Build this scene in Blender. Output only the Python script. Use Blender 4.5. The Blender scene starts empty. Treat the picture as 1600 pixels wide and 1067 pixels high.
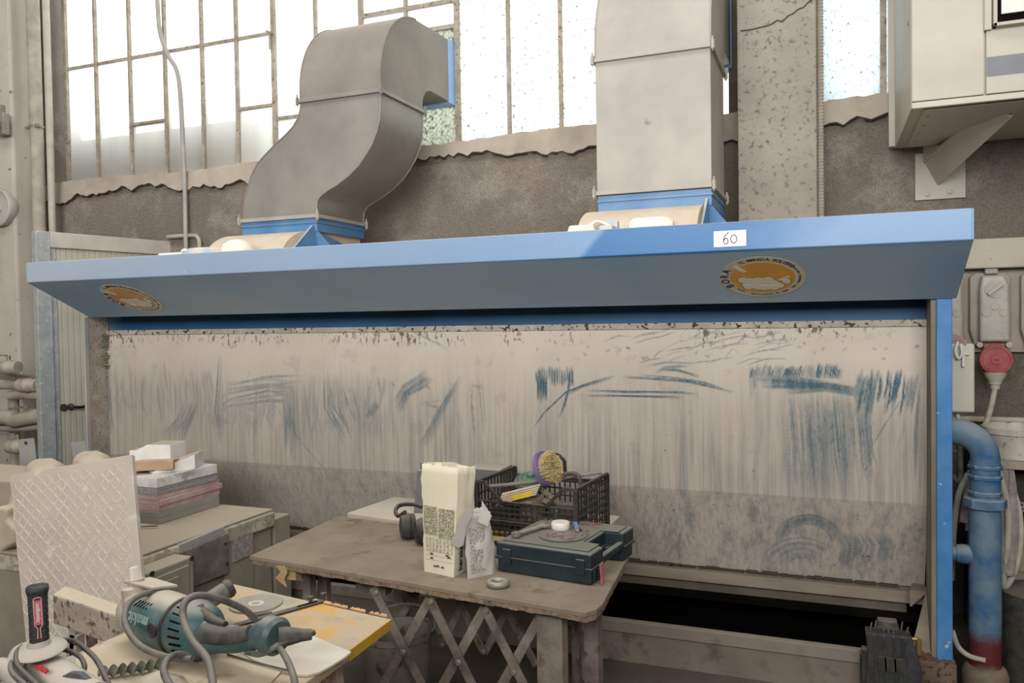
import bpy, math, random
import numpy as np
from mathutils import Vector, Matrix, Euler
random.seed(7)
rng = np.random.RandomState(5)
PI = math.pi
S = bpy.context.scene
C = S.collection
# ---------------------------------------------------------------- camera
F, YAW, PIT, ROLL, EYE = 1250., math.radians(21.5), math.radians(-1.5), math.radians(.9), 1.65
fw = Vector((-math.sin(YAW)*math.cos(PIT), math.cos(YAW)*math.cos(PIT), math.sin(PIT)))
r0 = Vector((math.cos(YAW), math.sin(YAW), 0)); u0 = r0.cross(fw)
RR = r0*math.cos(ROLL)-u0*math.sin(ROLL); UU = u0*math.cos(ROLL)+r0*math.sin(ROLL)
cam = bpy.data.cameras.new('camera'); co = bpy.data.objects.new('camera', cam); C.objects.link(co)
m4 = Matrix((RR, UU, -fw)).transposed().to_4x4(); m4.translation = Vector((0, 0, EYE)); co.matrix_world = m4
cam.sensor_width = 36; cam.lens = F/1600*36; cam.clip_start = .05
S.camera = co
# ---------------------------------------------------------------- world, light, exposure
w = bpy.data.worlds.new('sky'); S.world = w; w.use_nodes = True
bg = w.node_tree.nodes['Background']; bg.inputs[0].default_value = (.93, .97, 1, 1); bg.inputs[1].default_value = 3.0
def area(name, loc, target, sx, sy, power, col):
    l = bpy.data.lights.new(name, 'AREA'); l.shape = 'RECTANGLE'; l.size = sx; l.size_y = sy; l.energy = power; l.color = col
    o = bpy.data.objects.new(name, l); C.objects.link(o); o.location = loc
    o.rotation_euler = (Vector(target)-Vector(loc)).to_track_quat('-Z', 'Y').to_euler(); return o
area('clerestory_light', (-.1, -4.3, 3.7), (-1.6, 4, 2.2), 7.8, 2.8, 830, (1, .985, .96))
area('skylight', (-2.2, 2.2, 5.7), (-2.2, 2.6, 0), 7, 1.4, 170, (1, .99, .97))
S.view_settings.view_transform = 'Standard'; S.view_settings.look = 'None'
S.view_settings.gamma = 1; S.view_settings.use_curve_mapping = False; S.view_settings.exposure = 0

def at(px, py, Y=None, z=None, X=None):      # a point of the place, from the survey of the photograph
    d = fw+RR*((px-800)/F)+UU*((533.5-py)/F)
    t = Y/d.y if Y is not None else ((z-EYE)/d.z if z is not None else X/d.x)
    return Vector((d.x*t, d.y*t, EYE+d.z*t))
def hit(px, py, p0, n):
    d = fw+RR*((px-800)/F)+UU*((533.5-py)/F); n = Vector(n); o = Vector((0, 0, EYE))
    return o+d*((Vector(p0)-o).dot(n)/d.dot(n))
# ---------------------------------------------------------------- materials
def lin(h):
    h = h.lstrip('#'); out = []
    for i in (0, 2, 4):
        c = int(h[i:i+2], 16)/255; out.append(c/12.92 if c <= .04045 else ((c+.055)/1.055)**2.4)
    return (*out, 1)
class NT:
    def __init__(s, name):
        s.m = bpy.data.materials.new(name); s.m.use_nodes = True; s.t = s.m.node_tree; s.n = s.t.nodes
        s.p = s.n['Principled BSDF']; s.out = s.n['Material Output']
        s.co = s.n.new('ShaderNodeTexCoord').outputs['Object']
    def set(s, node, key, v):
        i = node.inputs[key]
        if isinstance(v, bpy.types.NodeSocket): s.t.links.new(v, i)
        elif isinstance(v, str): i.default_value = lin(v)
        else: i.default_value = v
    def noise(s, scale, detail=4, stretch=None, rough=.6, dist=0):
        n = s.n.new('ShaderNodeTexNoise'); n.inputs['Scale'].default_value = scale; n.inputs['Detail'].default_value = detail
        n.inputs['Roughness'].default_value = rough; n.inputs['Distortion'].default_value = dist
        v = s.co
        if stretch:
            mp = s.n.new('ShaderNodeMapping'); mp.inputs['Scale'].default_value = stretch; s.t.links.new(v, mp.inputs[0]); v = mp.outputs[0]
        s.t.links.new(v, n.inputs['Vector']); return n.outputs['Fac']
    def rng(s, v, a, b, c=0, d=1):
        r = s.n.new('ShaderNodeMapRange'); s.t.links.new(v, r.inputs[0])
        for i, x in enumerate((a, b, c, d)): s.set(r, i+1, x)
        return r.outputs[0]
    def math(s, op, a, b=0):
        n = s.n.new('ShaderNodeMath'); n.operation = op; n.use_clamp = op in ('ADD', 'SUBTRACT') and False
        s.set(n, 0, a); s.set(n, 1, b); return n.outputs[0]
    def mix(s, f, a, b):
        n = s.n.new('ShaderNodeMix'); n.data_type = 'RGBA'
        s.set(n, 0, f); s.set(n, 6, a); s.set(n, 7, b); return n.outputs[2]
    def up(s, lo=.3, hi=.95):
        g = s.n.new('ShaderNodeNewGeometry'); x = s.n.new('ShaderNodeSeparateXYZ'); s.t.links.new(g.outputs['Normal'], x.inputs[0])
        return s.rng(x.outputs[2], lo, hi)
    def sep(s):
        x = s.n.new('ShaderNodeSeparateXYZ'); s.t.links.new(s.co, x.inputs[0]); return x.outputs
    def bump(s, h, strength, dist=.01):
        b = s.n.new('ShaderNodeBump'); b.inputs['Strength'].default_value = strength; b.inputs['Distance'].default_value = dist
        s.t.links.new(h, b.inputs['Height']); s.t.links.new(b.outputs[0], s.p.inputs['Normal'])
    def fin(s, col, rough=.7, metal=0, spec=.3):
        s.set(s.p, 'Base Color', col); s.set(s.p, 'Roughness', rough); s.set(s.p, 'Metallic', metal); s.set(s.p, 'Specular IOR Level', spec)
        return s.m
DUST = '#c9bfb0'
def mat(name, a, b=None, scale=5, lo=.4, hi=.65, rough=.7, metal=0, bump=0, bscale=80, dust=0, up=0, spec=.3, stretch=None, specks=None, sp=(.62, .68), spscale=60, dcol=DUST, uplo=.3):
    s = NT(name); col = a
    if b: col = s.mix(s.rng(s.noise(scale, 5, stretch), lo, hi), a, b)
    if specks: col = s.mix(s.rng(s.noise(spscale, 3), sp[0], sp[1]), col, specks)
    if dust or up:
        f = s.math('MULTIPLY', s.rng(s.noise(scale*1.7, 6), .3, .7), dust)
        if up: f = s.math('MAXIMUM', f, s.math('MULTIPLY', s.up(uplo, .95), up))
        col = s.mix(f, col, dcol)
    if bump: s.bump(s.noise(bscale, 5), bump)
    return s.fin(col, rough, metal, spec)
# ---------------------------------------------------------------- mesh helpers
class MB:
    def __init__(s): s.v = []; s.f = []; s.tf = Matrix()
    def add(s, vs, fs):
        k = len(s.v); s.v += [s.tf@Vector(p) for p in vs]; s.f += [[k+i for i in f] for f in fs]; return s
    def box(s, a, b):
        x0, y0, z0 = [min(p, q) for p, q in zip(a, b)]; x1, y1, z1 = [max(p, q) for p, q in zip(a, b)]
        return s.add([(x0,y0,z0),(x1,y0,z0),(x1,y1,z0),(x0,y1,z0),(x0,y0,z1),(x1,y0,z1),(x1,y1,z1),(x0,y1,z1)],
                     [(0,3,2,1),(4,5,6,7),(0,1,5,4),(1,2,6,5),(2,3,7,6),(3,0,4,7)])
    def prism(s, base, off):                      # closed polygon of 3D points pushed along a vector
        n = len(base); off = Vector(off); b = [Vector(p) for p in base]
        nn = Vector((0, 0, 0))
        for i in range(n): nn += b[i].cross(b[(i+1) % n])
        if nn.dot(off) > 0: b.reverse()
        return s.add(b+[p+off for p in b], [list(range(n)), list(range(2*n-1, n-1, -1))]+[[i, n+i, n+(i+1) % n, (i+1) % n] for i in range(n)])
    def bar(s, p, q, w, t, n=(0, 1, 0)):          # flat bar from p to q, width w, thickness t along n
        p, q, n = Vector(p), Vector(q), Vector(n).normalized(); d = (q-p).normalized(); sd = d.cross(n).normalized(); n = sd.cross(d)
        return s.prism([p+sd*w/2-n*t/2, p-sd*w/2-n*t/2, q-sd*w/2-n*t/2, q+sd*w/2-n*t/2], n*t)
    def tube(s, pts, r, n=10, smooth=True, cap=True):
        P = [Vector(p) for p in pts]
        if smooth and len(P) > 2:
            Q = []
            for i in range(len(P)-1):
                a, b, c, d = P[max(i-1, 0)], P[i], P[i+1], P[min(i+2, len(P)-1)]
                for k in range(6):
                    t = k/6; Q.append(.5*((2*b)+(c-a)*t+(2*a-5*b+4*c-d)*t*t+(3*b-a-3*c+d)*t**3))
            Q.append(P[-1]); 
            if isinstance(r, (list, tuple)):
                r = [r[min(int(i/6), len(r)-1)]*(1-(i % 6)/6)+r[min(int(i/6)+1, len(r)-1)]*((i % 6)/6) for i in range(len(Q))]
            P = Q
        if not isinstance(r, (list, tuple)): r = [r]*len(P)
        ref = Vector((.13, .2, .97)); rings = []
        for i, p in enumerate(P):
            d = (P[min(i+1, len(P)-1)]-P[max(i-1, 0)]).normalized(); a = d.cross(ref)
            if a.length < .05: a = d.cross(Vector((1, 0, 0)))
            a.normalize(); b = d.cross(a); ref = a.cross(d)
            rings += [p+(a*math.cos(2*PI*k/n)+b*math.sin(2*PI*k/n))*r[i] for k in range(n)]
        fs = [[i*n+k, i*n+(k+1) % n, (i+1)*n+(k+1) % n, (i+1)*n+k] for i in range(len(P)-1) for k in range(n)]
        if cap: fs += [list(range(n-1, -1, -1)), [(len(P)-1)*n+k for k in range(n)]]
        return s.add(rings, fs)
    def lathe(s, prof, p, ax=(0, 0, 1), n=24, sq=1, sx=1):       # profile of (radius, along)
        ax = Vector(ax).normalized(); a = ax.cross(Vector((0, 0, 1)))
        if a.length < .05: a = Vector((1, 0, 0))
        a.normalize(); b = ax.cross(a); p = Vector(p); V = []
        for r, h in prof: V += [p+ax*h+(a*math.cos(2*PI*k/n)*sx+b*math.sin(2*PI*k/n)*sq)*max(r, 1e-4) for k in range(n)]
        fs = [[i*n+k, i*n+(k+1) % n, (i+1)*n+(k+1) % n, (i+1)*n+k] for i in range(len(prof)-1) for k in range(n)]
        fs += [list(range(n-1, -1, -1)), [(len(prof)-1)*n+k for k in range(n)]]
        return s.add(V, fs)
    def cyl(s, p, q, r, n=16):
        p, q = Vector(p), Vector(q); return s.lathe([(r, 0), (r, (q-p).length)], p, q-p, n)
    def build(s, name, m, parent=None, bevel=0, smooth=False, kind=None, label=None, seg=2):
        me = bpy.data.meshes.new(name); o = bpy.data.objects.new(name, me); C.objects.link(o)
        org = Vector(parent['_o']) if parent is not None else sum(s.v, Vector())/len(s.v)
        if parent is None:
            org.z = min(v.z for v in s.v); o.location = org
        else: o.parent = parent
        o['_o'] = tuple(org)
        if parent is not None and parent.type != 'EMPTY' or parent is None: pass
        me.from_pydata([v-org for v in s.v], [], s.f); me.materials.append(m)
        import bmesh
        b = bmesh.new(); b.from_mesh(me); bmesh.ops.recalc_face_normals(b, faces=b.faces); b.to_mesh(me); b.free()
        if smooth:
            me.polygons.foreach_set('use_smooth', [True]*len(me.polygons)); me.set_sharp_from_angle(angle=math.radians(38))
        if bevel:
            bv = o.modifiers.new('bevel', 'BEVEL'); bv.width = bevel; bv.segments = seg; bv.limit_method = 'ANGLE'; bv.harden_normals = False
        if kind: o['kind'] = kind
        if label: o['label'] = label
        return o
def thing(name, label, cat, loc, group=None):
    o = bpy.data.objects.new(name, None); C.objects.link(o); o.location = loc; o.empty_display_size = .1
    o['_o'] = tuple(loc); o['label'] = label; o['category'] = cat
    if group: o['group'] = group
    return o
def tag(o, label, cat, group=None):
    o['label'] = label; o['category'] = cat
    if group: o['group'] = group
    return o
def text(name, body, size, p, xdir, ydir, m, parent, align='CENTER', ext=.0006, bold=0, parts=None):
    """flat lettering standing at p; xdir runs along the line, ydir up the letters"""
    cu = bpy.data.curves.new(name, 'FONT'); cu.body = body; cu.size = size; cu.extrude = ext; cu.offset = bold; cu.align_x = align; cu.align_y = 'CENTER'; cu.resolution_u = 3
    o = bpy.data.objects.new('t', cu); C.objects.link(o); bpy.context.view_layer.update()
    me = bpy.data.meshes.new_from_object(o.evaluated_get(bpy.context.evaluated_depsgraph_get())); bpy.data.objects.remove(o)
    x = Vector(xdir).normalized(); z = x.cross(Vector(ydir)).normalized(); y = z.cross(x)
    M = Matrix((x, y, z)).transposed().to_4x4(); M.translation = Vector(p)
    mb = parts or MB(); mb.add([M@v.co for v in me.vertices], [list(f.vertices) for f in me.polygons])
    if parts is None: return mb.build(name, m, parent)

# shared materials
GALV = mat('galvanised_steel', '#7e7c78', '#8e8b85', 3, rough=.5, metal=.35, dust=.35, up=.75, bump=.05, dcol='#958f86')
GALV2 = mat('dusty_galvanised_steel', '#95938d', '#a6a29a', 3, rough=.6, metal=.2, dust=.45, up=.75, bump=.05, dcol='#a8a198')
BLUE = mat('blue_paint', '#2f6a9c', '#4178a6', 4, rough=.42, dust=.12, up=.95, spec=.5, dcol='#c5bdb2')
BLUED = mat('blue_paint_dusty', '#3c74a6', '#7897ae', 6, lo=.35, hi=.7, rough=.6, dust=.35, up=.9)
WHITEP = mat('white_plastic', '#dcd9d4', '#c9c5be', 6, rough=.5, up=.5)
BLACKP = mat('black_plastic', '#1f2021', '#34342f', 14, rough=.6, dust=.25, up=.6, dcol='#7d766c')
BLACKR = mat('black_rubber', '#242425', '#4c4a47', 20, rough=.65, dust=.35, up=.5, dcol='#8d867c')
CABLE = mat('grey_cable', '#4b4a49', '#66645f', 25, rough=.6, up=.45, dust=.35, dcol='#98928a')
PALECABLE = mat('pale_cable', '#a8a398', '#8b867c', 12, rough=.6, dust=.3)
RUST = mat('rusty_steel', '#5f564e', '#7d756b', 18, rough=.75, bump=.25, dust=.5, up=.5, specks='#4a2c20', sp=(.55, .62), spscale=24, dcol='#9a9187')
STEEL = mat('dirty_steel', '#8b8882', '#6c6862', 12, rough=.5, metal=.4, dust=.5, up=.5)
CONC = mat('concrete', '#878178', '#9c958b', 1.8, rough=.95, bump=.4, bscale=90, specks='#69635a', sp=(.56, .7), spscale=42)
DEEPBLACK = mat('deep_black', '#0b0a08', '#15120f', 4, rough=.95, spec=.05)  # near-black: unlit depth of trough, openings and slots put into colour
SLUDGE = mat('dried_dust', '#8d8375', '#a3998a', 7, rough=.95, bump=.3, bscale=60)
PRINT = mat('dark_print', '#242a4a', rough=.7)
BLACKINK = mat('black_ink', '#1d1c1a', rough=.7)
TIMBER = mat('dusty_timber', '#a59684', '#b8aa97', 6, stretch=(1, 6, 6), rough=.9, bump=.4, bscale=40, up=.8, dust=.3, specks='#6b5848', sp=(.6, .7), spscale=30, dcol='#c6b9a5')
def finem(name, base, ink, scale, dens=.5):
    s = NT(name); n = s.noise(scale, 2, (1, 1, 1), rough=.9)
    return s.fin(s.mix(s.rng(n, dens-.03, dens+.03), base, ink), .85)
# ================================================================ THE SETTING
def wallmat(name, a, b, c):
    s = NT(name)
    col = s.mix(s.rng(s.noise(.9, 4), .38, .62), a, b)
    col = s.mix(s.math('MULTIPLY', s.rng(s.noise(2.3, 6, rough=.7), .52, .64), .6), col, c)
    col = s.mix(s.math('MULTIPLY', s.rng(s.noise(150, 3), .45, .7), .6), col, '#554b42')
    s.bump(s.noise(60, 6, rough=.7), 1, .02)
    return s.fin(col, .95, spec=.1)
PLASTER = wallmat('rough_plaster', '#7d746a', '#938a7f', '#b0a89d')
SMOOTHPL = mat('smooth_plaster', '#93897d', '#a89e91', 3, rough=.95, bump=.25, bscale=60, dust=.3, up=.6)
PAINTW = mat('painted_plaster', '#bdb6ab', '#aaa296', 2.5, rough=.9, bump=.3, bscale=70, specks='#6b5f52', sp=(.66, .72), spscale=14, stretch=(1, 1, .4))
FLOORM = mat('dusty_concrete_floor', '#4d4842', '#625b52', 2, rough=.9, bump=.3, bscale=40)
def struct(mb, name, m, parent=None, bevel=0, **k):
    o = mb.build(name, m, parent, bevel, **k)
    if parent is None: o['kind'] = 'structure'
    return o
Z1, ZT = 2.87, 5.6                       # sill and head of the windows
XL, XR = -6.10, -.47                     # the long window
struct(MB().box((-8, -6, -.1), (4, 5.6, 0)), 'floor', FLOORM)
struct(MB().box((-8, -6, 6), (4, 5.6, 6.1)), 'ceiling', SMOOTHPL)
struct(MB().box((-8.1, -6, 0), (-8, 5.6, 6)), 'wall_left', SMOOTHPL)
struct(MB().box((4, -6, 0), (4.1, 5.6, 6)), 'wall_right', SMOOTHPL)
struct(MB().box((-8, -6.1, 0), (4, -6, 6)), 'wall_front', SMOOTHPL)
struct(MB().box((-8, -1.7, 0), (4, -1.5, 2.35)), 'added_shade_wall', FLOORM)  # low wall added behind the camera to keep light off the floor area
wb = MB().box((-8, 4.95, 0), (4, 5.25, Z1-.14)).box((-8, 4.95, ZT), (4, 5.25, 6)).box((-8, 4.95, Z1-.14), (XL-.04, 5.25, ZT)).box((XR+.02, 4.95, Z1-.14), (-.03, 5.25, ZT)).box((1.7, 4.95, Z1-.14), (4, 5.25, ZT)).box((XL-.04, 4.96, Z1-.14), (1.7, 5.24, Z1-.03))
struct(wb, 'wall_back', PLASTER)
CRK = mat('plaster_crack', '#3b342d', rough=1)
def sillband(x0, x1, name):
    n = int((x1-x0)/.035); y = 4.93; V = []; zs = 0
    for i in range(n+1):
        x = x0+(x1-x0)*i/n; zs = .75*zs+random.uniform(-.022, .022)
        top = Z1+.012*math.sin(x*3)+random.uniform(-.004, .006); bot = Z1-.13+zs+.03*math.sin(x*2.1)
        V += [(x, y+.006*math.sin(x*5), top), (x, y-.012, bot), (x, y+.045, bot-.004), (x, 5.1, top+.012)]
    fs = []
    for i in range(n):
        a = i*4; fs += [(a, a+1, a+5, a+4), (a+1, a+2, a+6, a+5), (a+3, a, a+4, a+7)]
    o = struct(MB().add(V, fs), name, SMOOTHPL, smooth=True)
    c = MB()
    for i in range(n):
        if random.random() < .85:
            p, q = Vector(V[i*4+1]), Vector(V[i*4+5]); dz = Vector((0, .008, -.004)); c.bar(p+dz, q+dz, random.uniform(.004, .014), .01)
    c.build('crack', CRK, o, kind='stuff'); return o
sillband(XL-.1, XR+.02, 'trim_1'); sillband(-.05, 1.7, 'trim_2')
# columns
o = struct(MB().box((-.455, 4.62, 0), (-.045, 4.97, 6)), 'trim_3', CONC, bevel=.008)
o = struct(MB().box((-7.6, 4.7, 0), (-6.27, 5, 6)), 'trim_4', PAINTW, bevel=.02)
cr = MB(); prev = None
for i in range(15):
    p = at(1157+i*8.2, 50-i*2.3-9*(i > 8)*(i-8)*.35+random.uniform(-3, 3), Y=4.617)
    if prev: cr.bar(prev, p, .005, .006)
    prev = p
o = cr.build('crack', mat('crack', '#4b433b', rough=1), bpy.data.objects['trim_3'])
# windows
def panemat(name, glow, dirt, d0, d1, sc, clear=.12, rib=0, spscale=40):
    s = NT(name); s.n.remove(s.p)
    tr = s.n.new('ShaderNodeBsdfTranslucent'); tr.inputs[0].default_value = lin(glow)
    tp = s.n.new('ShaderNodeBsdfTransparent'); tp.inputs[0].default_value = lin(glow)
    df = s.n.new('ShaderNodeBsdfDiffuse'); df.inputs[0].default_value = lin(dirt)
    def mx(f, a, b):
        n = s.n.new('ShaderNodeMixShader'); s.set(n, 0, f); s.t.links.new(a, n.inputs[1]); s.t.links.new(b, n.inputs[2]); return n.outputs[0]
    a = mx(clear, tr.outputs[0], tp.outputs[0])
    f = s.math('ADD', s.math('MULTIPLY', s.rng(s.noise(spscale, 4, rough=.8), d0, d1), .75), s.math('MULTIPLY', s.rng(s.noise(sc, 4, (3, 1, .5)), .5, .9), .3))
    if rib:
        v = s.n.new('ShaderNodeTexChecker'); v.inputs['Scale'].default_value = rib; s.t.links.new(s.co, v.inputs[0])
        f = s.math('MAXIMUM', f, s.math('MULTIPLY', v.outputs['Fac'], .35))
    s.t.links.new(mx(f, a, df.outputs[0]), s.out.inputs[0]); return s.m
PANE = panemat('frosted_pane', '#fffefa', '#8f8a7c', .66, .76, 2, .45)
PANED = panemat('spattered_pane', '#f4f5ee', '#454238', .57, .62, 3, .35, spscale=38)
PANEB = panemat('bluish_pane', '#e2e8ea', '#5a6264', .58, .64, 3, .25, spscale=45)
PANER = panemat('ribbed_pane', '#d6d8cc', '#454133', .5, .6, 6, .2, rib=55)
FRAME = mat('weathered_steel_frame', '#857d70', '#a09a8c', 12, rough=.8, bump=.3, dust=.2, specks='#5f4a38', sp=(.6, .68), spscale=30)
YW = 5.05
win = thing('window_1', '', '', (-3.3, YW, Z1)); del win['label'], win['category']; win['kind'] = 'structure'
xs = [at(p, 100, Y=YW).x for p in (105, 152, 205, 260, 318, 372, 430, 496, 567, 637, 716, 796, 877, 945, 1010, 1075)]+[-.63]
def zl(px, py): return at(px, py, Y=YW).z
zh1, zh2 = zl(265, 81), 5.05
def hb(x0, x1, z, t=.022): MB().box((x0, YW-.02, z-t/2), (x1, YW+.02, z+t/2)).build('glazing_bar', FRAME, win)
def pane(x0, x1, z0, z1, m): MB().box((x0+.008, YW-.003, z0+.006), (x1-.008, YW+.003, z1-.006)).build('pane', m, win)
for i, x in enumerate(xs):
    t = .034 if i in (0, 6, 8, 10, len(xs)-1) else .022
    z0 = Z1-.02
    MB().box((x-t/2, YW-.028, z0), (x+t/2, YW+.022, ZT)).build('glazing_bar', FRAME, win)
for i in range(len(xs)-1):
    x0, x1 = xs[i], xs[i+1]; cuts = [Z1-.02]; ms = PANE
    if i < 6: cuts += [zh1]
    if i == 2: cuts += [zl(232, 192)]
    if i == 5: cuts += [zl(400, 168)]
    if i in (6, 7): cuts += [zl(450, 184)]
    if i in (8, 9): cuts += [zl(650, 165), zl(640, 14)]
    if i == 9: cuts += [zl(695, 44)]
    if i >= 10: ms = PANED
    cuts = sorted(cuts)+[ZT]
    for a, b in zip(cuts, cuts[1:]):
        mm = ms
        if i in (9,) and b < zl(700, 30): mm = PANER
        if i == 8 and b < zl(640, 100): mm = PANER
        if i >= len(xs)-2: mm = PANED
        pane(x0, x1, a, b, mm)
        if b < ZT: hb(x0+.01, x1-.01, b, .03 if i in (8, 9) else .022)
# handle on the casement
h = MB(); p = at(421, 50, Y=YW-.05); h.bar(p+Vector((-.03, 0, .012)), p+Vector((.02, 0, -.01)), .014, .014).bar(p, p-Vector((0, 0, .13)), .012, .012).tube([p+Vector((0, .05, .0)), p], .008)
h.build('casement_handle', FRAME, win)
win2 = thing('window_2', '', '', (.8, YW, Z1)); del win2['label'], win2['category']; win2['kind'] = 'structure'
x2 = [-.035, at(1380, 60, Y=YW).x, .72, 1.14, 1.66]
for x in x2: MB().box((x-.016, YW-.028, Z1-.02), (x+.016, YW+.022, ZT)).build('glazing_bar', FRAME, win2)
for a, b in zip(x2, x2[1:]): MB().box((a+.008, YW-.003, Z1-.02), (b-.008, YW+.003, ZT)).build('pane', PANEB, win2)
s_ = MB().box((-.64, 4.96, Z1-.12), (-.455, 5.0, ZT)); struct(MB().box((-.60+.06, 4.965, Z1-.1), (-.456, 5.04, ZT)), 'trim_5', mat('dark_jamb', '#5c544b', '#6c645a', 6, rough=.9, bump=.3))
# parapet outside, seen as a grey band through the left panes
zt = at(240, 209, Y=5.4).z
tag(MB().box((-7.3, 5.33, 2.2), (-4.0, 5.6, zt)).box((-4.0, 5.5, 2.2), (-3.7, 5.6, zt-.2)).build('parapet_wall', mat('parapet_render', '#6f6a60', '#7d776b', 3, rough=.95)), 'grey rendered parapet outside, dimming the foot of the leftmost window panes', 'wall')

# pipes in the corner by the left column
def pipe(name, pts, r, m, label, cat='pipe', group=None, n=12):
    return tag(MB().tube(pts, r, n).build(name, m, smooth=True), label, cat, group)
GP = mat('dusty_pipe', '#8f877d', '#9f978c', 6, rough=.7, dust=.5)
PVC = mat('pale_conduit', '#b1aaa0', '#a29b91', 8, rough=.6, dust=.3)
a = at(57, 200, Y=4.82); t = thing('drain_pipe', 'thicker grey vertical pipe beside the left column, left of its thin neighbour', 'pipe', (a.x, a.y, 0))
MB().cyl((a.x, a.y, 0), (a.x, a.y, 6), .052).build('pipe', GP, t, smooth=True)
cl = MB()
zc = at(60, 200, Y=4.82).z
cl.lathe([(.058, 0), (.058, .02)], (a.x, a.y, zc)).box((a.x-.1, a.y-.03, zc), (a.x-.05, a.y+.02, zc+.02)).box((a.x+.04, a.y-.05, zc-.004), (a.x+.07, a.y-.02, zc+.024))
cl.build('pipe_clamp', STEEL, t, label='steel clamp ring round the pipe')
b = at(74, 200, Y=4.80); tag(MB().cyl((b.x, b.y+.02, 0), (b.x, b.y+.02, 6), .028).build('conduit_pipe', PVC, smooth=True), 'thin pale vertical conduit immediately right of the thick grey corner pipe', 'pipe')
# wall clock
p = at(4, 325, Y=4.69); t = thing('wall_clock', 'round grey wall clock with red and black numerals on the left column', 'clock', p)
ax = (0, -1, 0)
MB().lathe([(.135, -.02), (.15, -.02), (.16, .02), (.155, .05), (.14, .055), (.134, .035)], p, ax, 40).build('clock_rim', mat('clock_rim', '#a7a4a0', '#b4b1ac', 8, rough=.5), t, smooth=True)
MB().lathe([(.135, -.02), (.135, .03)], p, ax, 40).build('clock_face', mat('clock_face', '#b2aaa0', '#bdb6ac', 5, rough=.7), t)
hd = MB(); q = p+Vector((0, -.034, 0)); hd.bar(q, q+Vector((-.03, 0, .07)), .006, .003).bar(q, q+Vector((.035, 0, -.045)), .005, .003)
hd.build('clock_hand', BLACKINK, t)
RED = mat('red_print', '#b03038', rough=.6); num = MB(); num2 = MB()
for k in range(1, 13):
    an = math.radians(90-30*k); q = p+Vector((math.cos(an)*.107, -.031, math.sin(an)*.107))
    text('n', str(k), .034, q, (1, 0, 0), (0, 0, 1), None, None, parts=num if k % 2 == 0 else num2)
num.build('numerals', RED, t, kind='stuff'); num2.build('numerals', BLACKINK, t, kind='stuff')
# bracket on the column
t = thing('wall_bracket', 'small pale steel bracket high on the left column above the clock', 'bracket', at(4, 212, Y=4.68))
MB().box(at(-12, 165, Y=4.66), at(10, 212, Y=4.7)).build('plate', STEEL, t, .004)
MB().box(at(-10, 190, Y=4.6), at(13, 212, Y=4.66)).box(at(4, 175, Y=4.6), at(11, 212, Y=4.66)).build('hook', STEEL, t, .004)
# cable hanging across the window
pts = [at(x, y, Y=4.9) for x, y in ((243, -60), (246, 0), (250, 50), (262, 85), (276, 110), (282, 150), (286, 230), (289, 300), (291, 400))]
pts += [pts[-1]+Vector((0, 0, -1.2))]
pipe('hanging_conduit', pts, .017, mat('grey_conduit', '#96938f', '#a5a19b', 6, rough=.6), 'thin grey flexible conduit running down in front of the left window', 'cable')
pp = [at(x, y, Y=4.92) for x, y in ((262, 370), (300, 368), (309, 371), (312, 382), (312, 420))]
pipe('elbow_conduit', pp, .016, GP, 'small elbowed conduit on the wall left of the first duct', 'pipe')
# corrugated conduit by the right column
cb = MB(); x = at(1278, 200, Y=4.78).x; pr = []; z = .4
while z < 5.9: pr += [(.02, z), (.0165, z+.006), (.0165, z+.009), (.02, z+.015)]; z += .018
tag(cb.lathe(pr, (x+.012, 4.78, 0), n=10).build('corrugated_conduit', mat('beige_conduit', '#a8a194', '#989184', 6, rough=.6)), 'ribbed beige conduit running up the right side of the concrete column', 'cable')
# ================================================================ THE SUCTION BOOTH
BX0, BX1, BY = -4.365, .477, 3.7
bo = thing('suction_booth', 'long blue dust suction booth with dusty back panel and trough below the hood', 'booth', (-1.95, 3.9, 0))
# hood: fascia and sloping underside, with a wiped clean patch in its dust
s = NT('hood_paint'); xyz = s.sep()
n = s.noise(1.2, 5, (1, 1, 2))
col = s.mix(s.rng(n, .35, .65), '#83a0b8', '#9aadbc')
left = s.rng(xyz[0], -2.4, 1.2)
fas = s.rng(xyz[2], 1.905, 1.912)
colf = s.mix(s.rng(n, .3, .7), '#97a2b2', '#a3acb8')
colf = s.mix(s.math('MULTIPLY', left, .75), colf, '#5a8cbc')
# clean patch: a rounded swipe between two places on the fascia
xw = s.math('ADD', xyz[0], s.math('MULTIPLY', s.math('ADD', xyz[2], -1.91), -.9))
cp = s.math('MULTIPLY', s.rng(xw, .96, .995), s.rng(s.math('ADD', xw, s.math('MULTIPLY', s.noise(5, 3), .35)), 2.15, 1.75))
colf = s.mix(cp, colf, '#266aa2')
colu = s.mix(s.math('MULTIPLY', s.rng(s.noise(3, 5, (.5, 1, 1)), .55, .75), .35), col, '#8c8f8c')
col = s.mix(fas, colu, colf)
col = s.mix(s.rng(s.noise(26, 2), .76, .79), col, '#c9d3da')
HOOD = s.fin(s.mix(s.up(), col, '#c8bdb0'), .38, 0, .45)
hx0, hx1 = -4.295, .487
pr = [(3.28, 2.027), (3.28, 1.914), (3.695, 1.712), (3.74, 1.712), (3.74, 1.73), (3.70, 1.735), (3.32, 1.925), (3.32, 1.985), (4.66, 1.985), (4.66, 2.0), (3.296, 2.0), (3.296, 2.027)]
hood = MB().prism([(hx0, y, z) for y, z in pr], (hx1-hx0, 0, 0))
hood.build('hood', HOOD, bo, bevel=.003)
for x in (hx0-.003, hx1-.002):
    MB().prism([(x, 3.281, 2.026), (x, 3.281, 1.915), (x, 3.695, 1.713), (x, 4.66, 1.713), (x, 4.66, 1.99), (x, 3.3, 1.99)], (.006, 0, 0)).build('hood_end', HOOD, bo)
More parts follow.
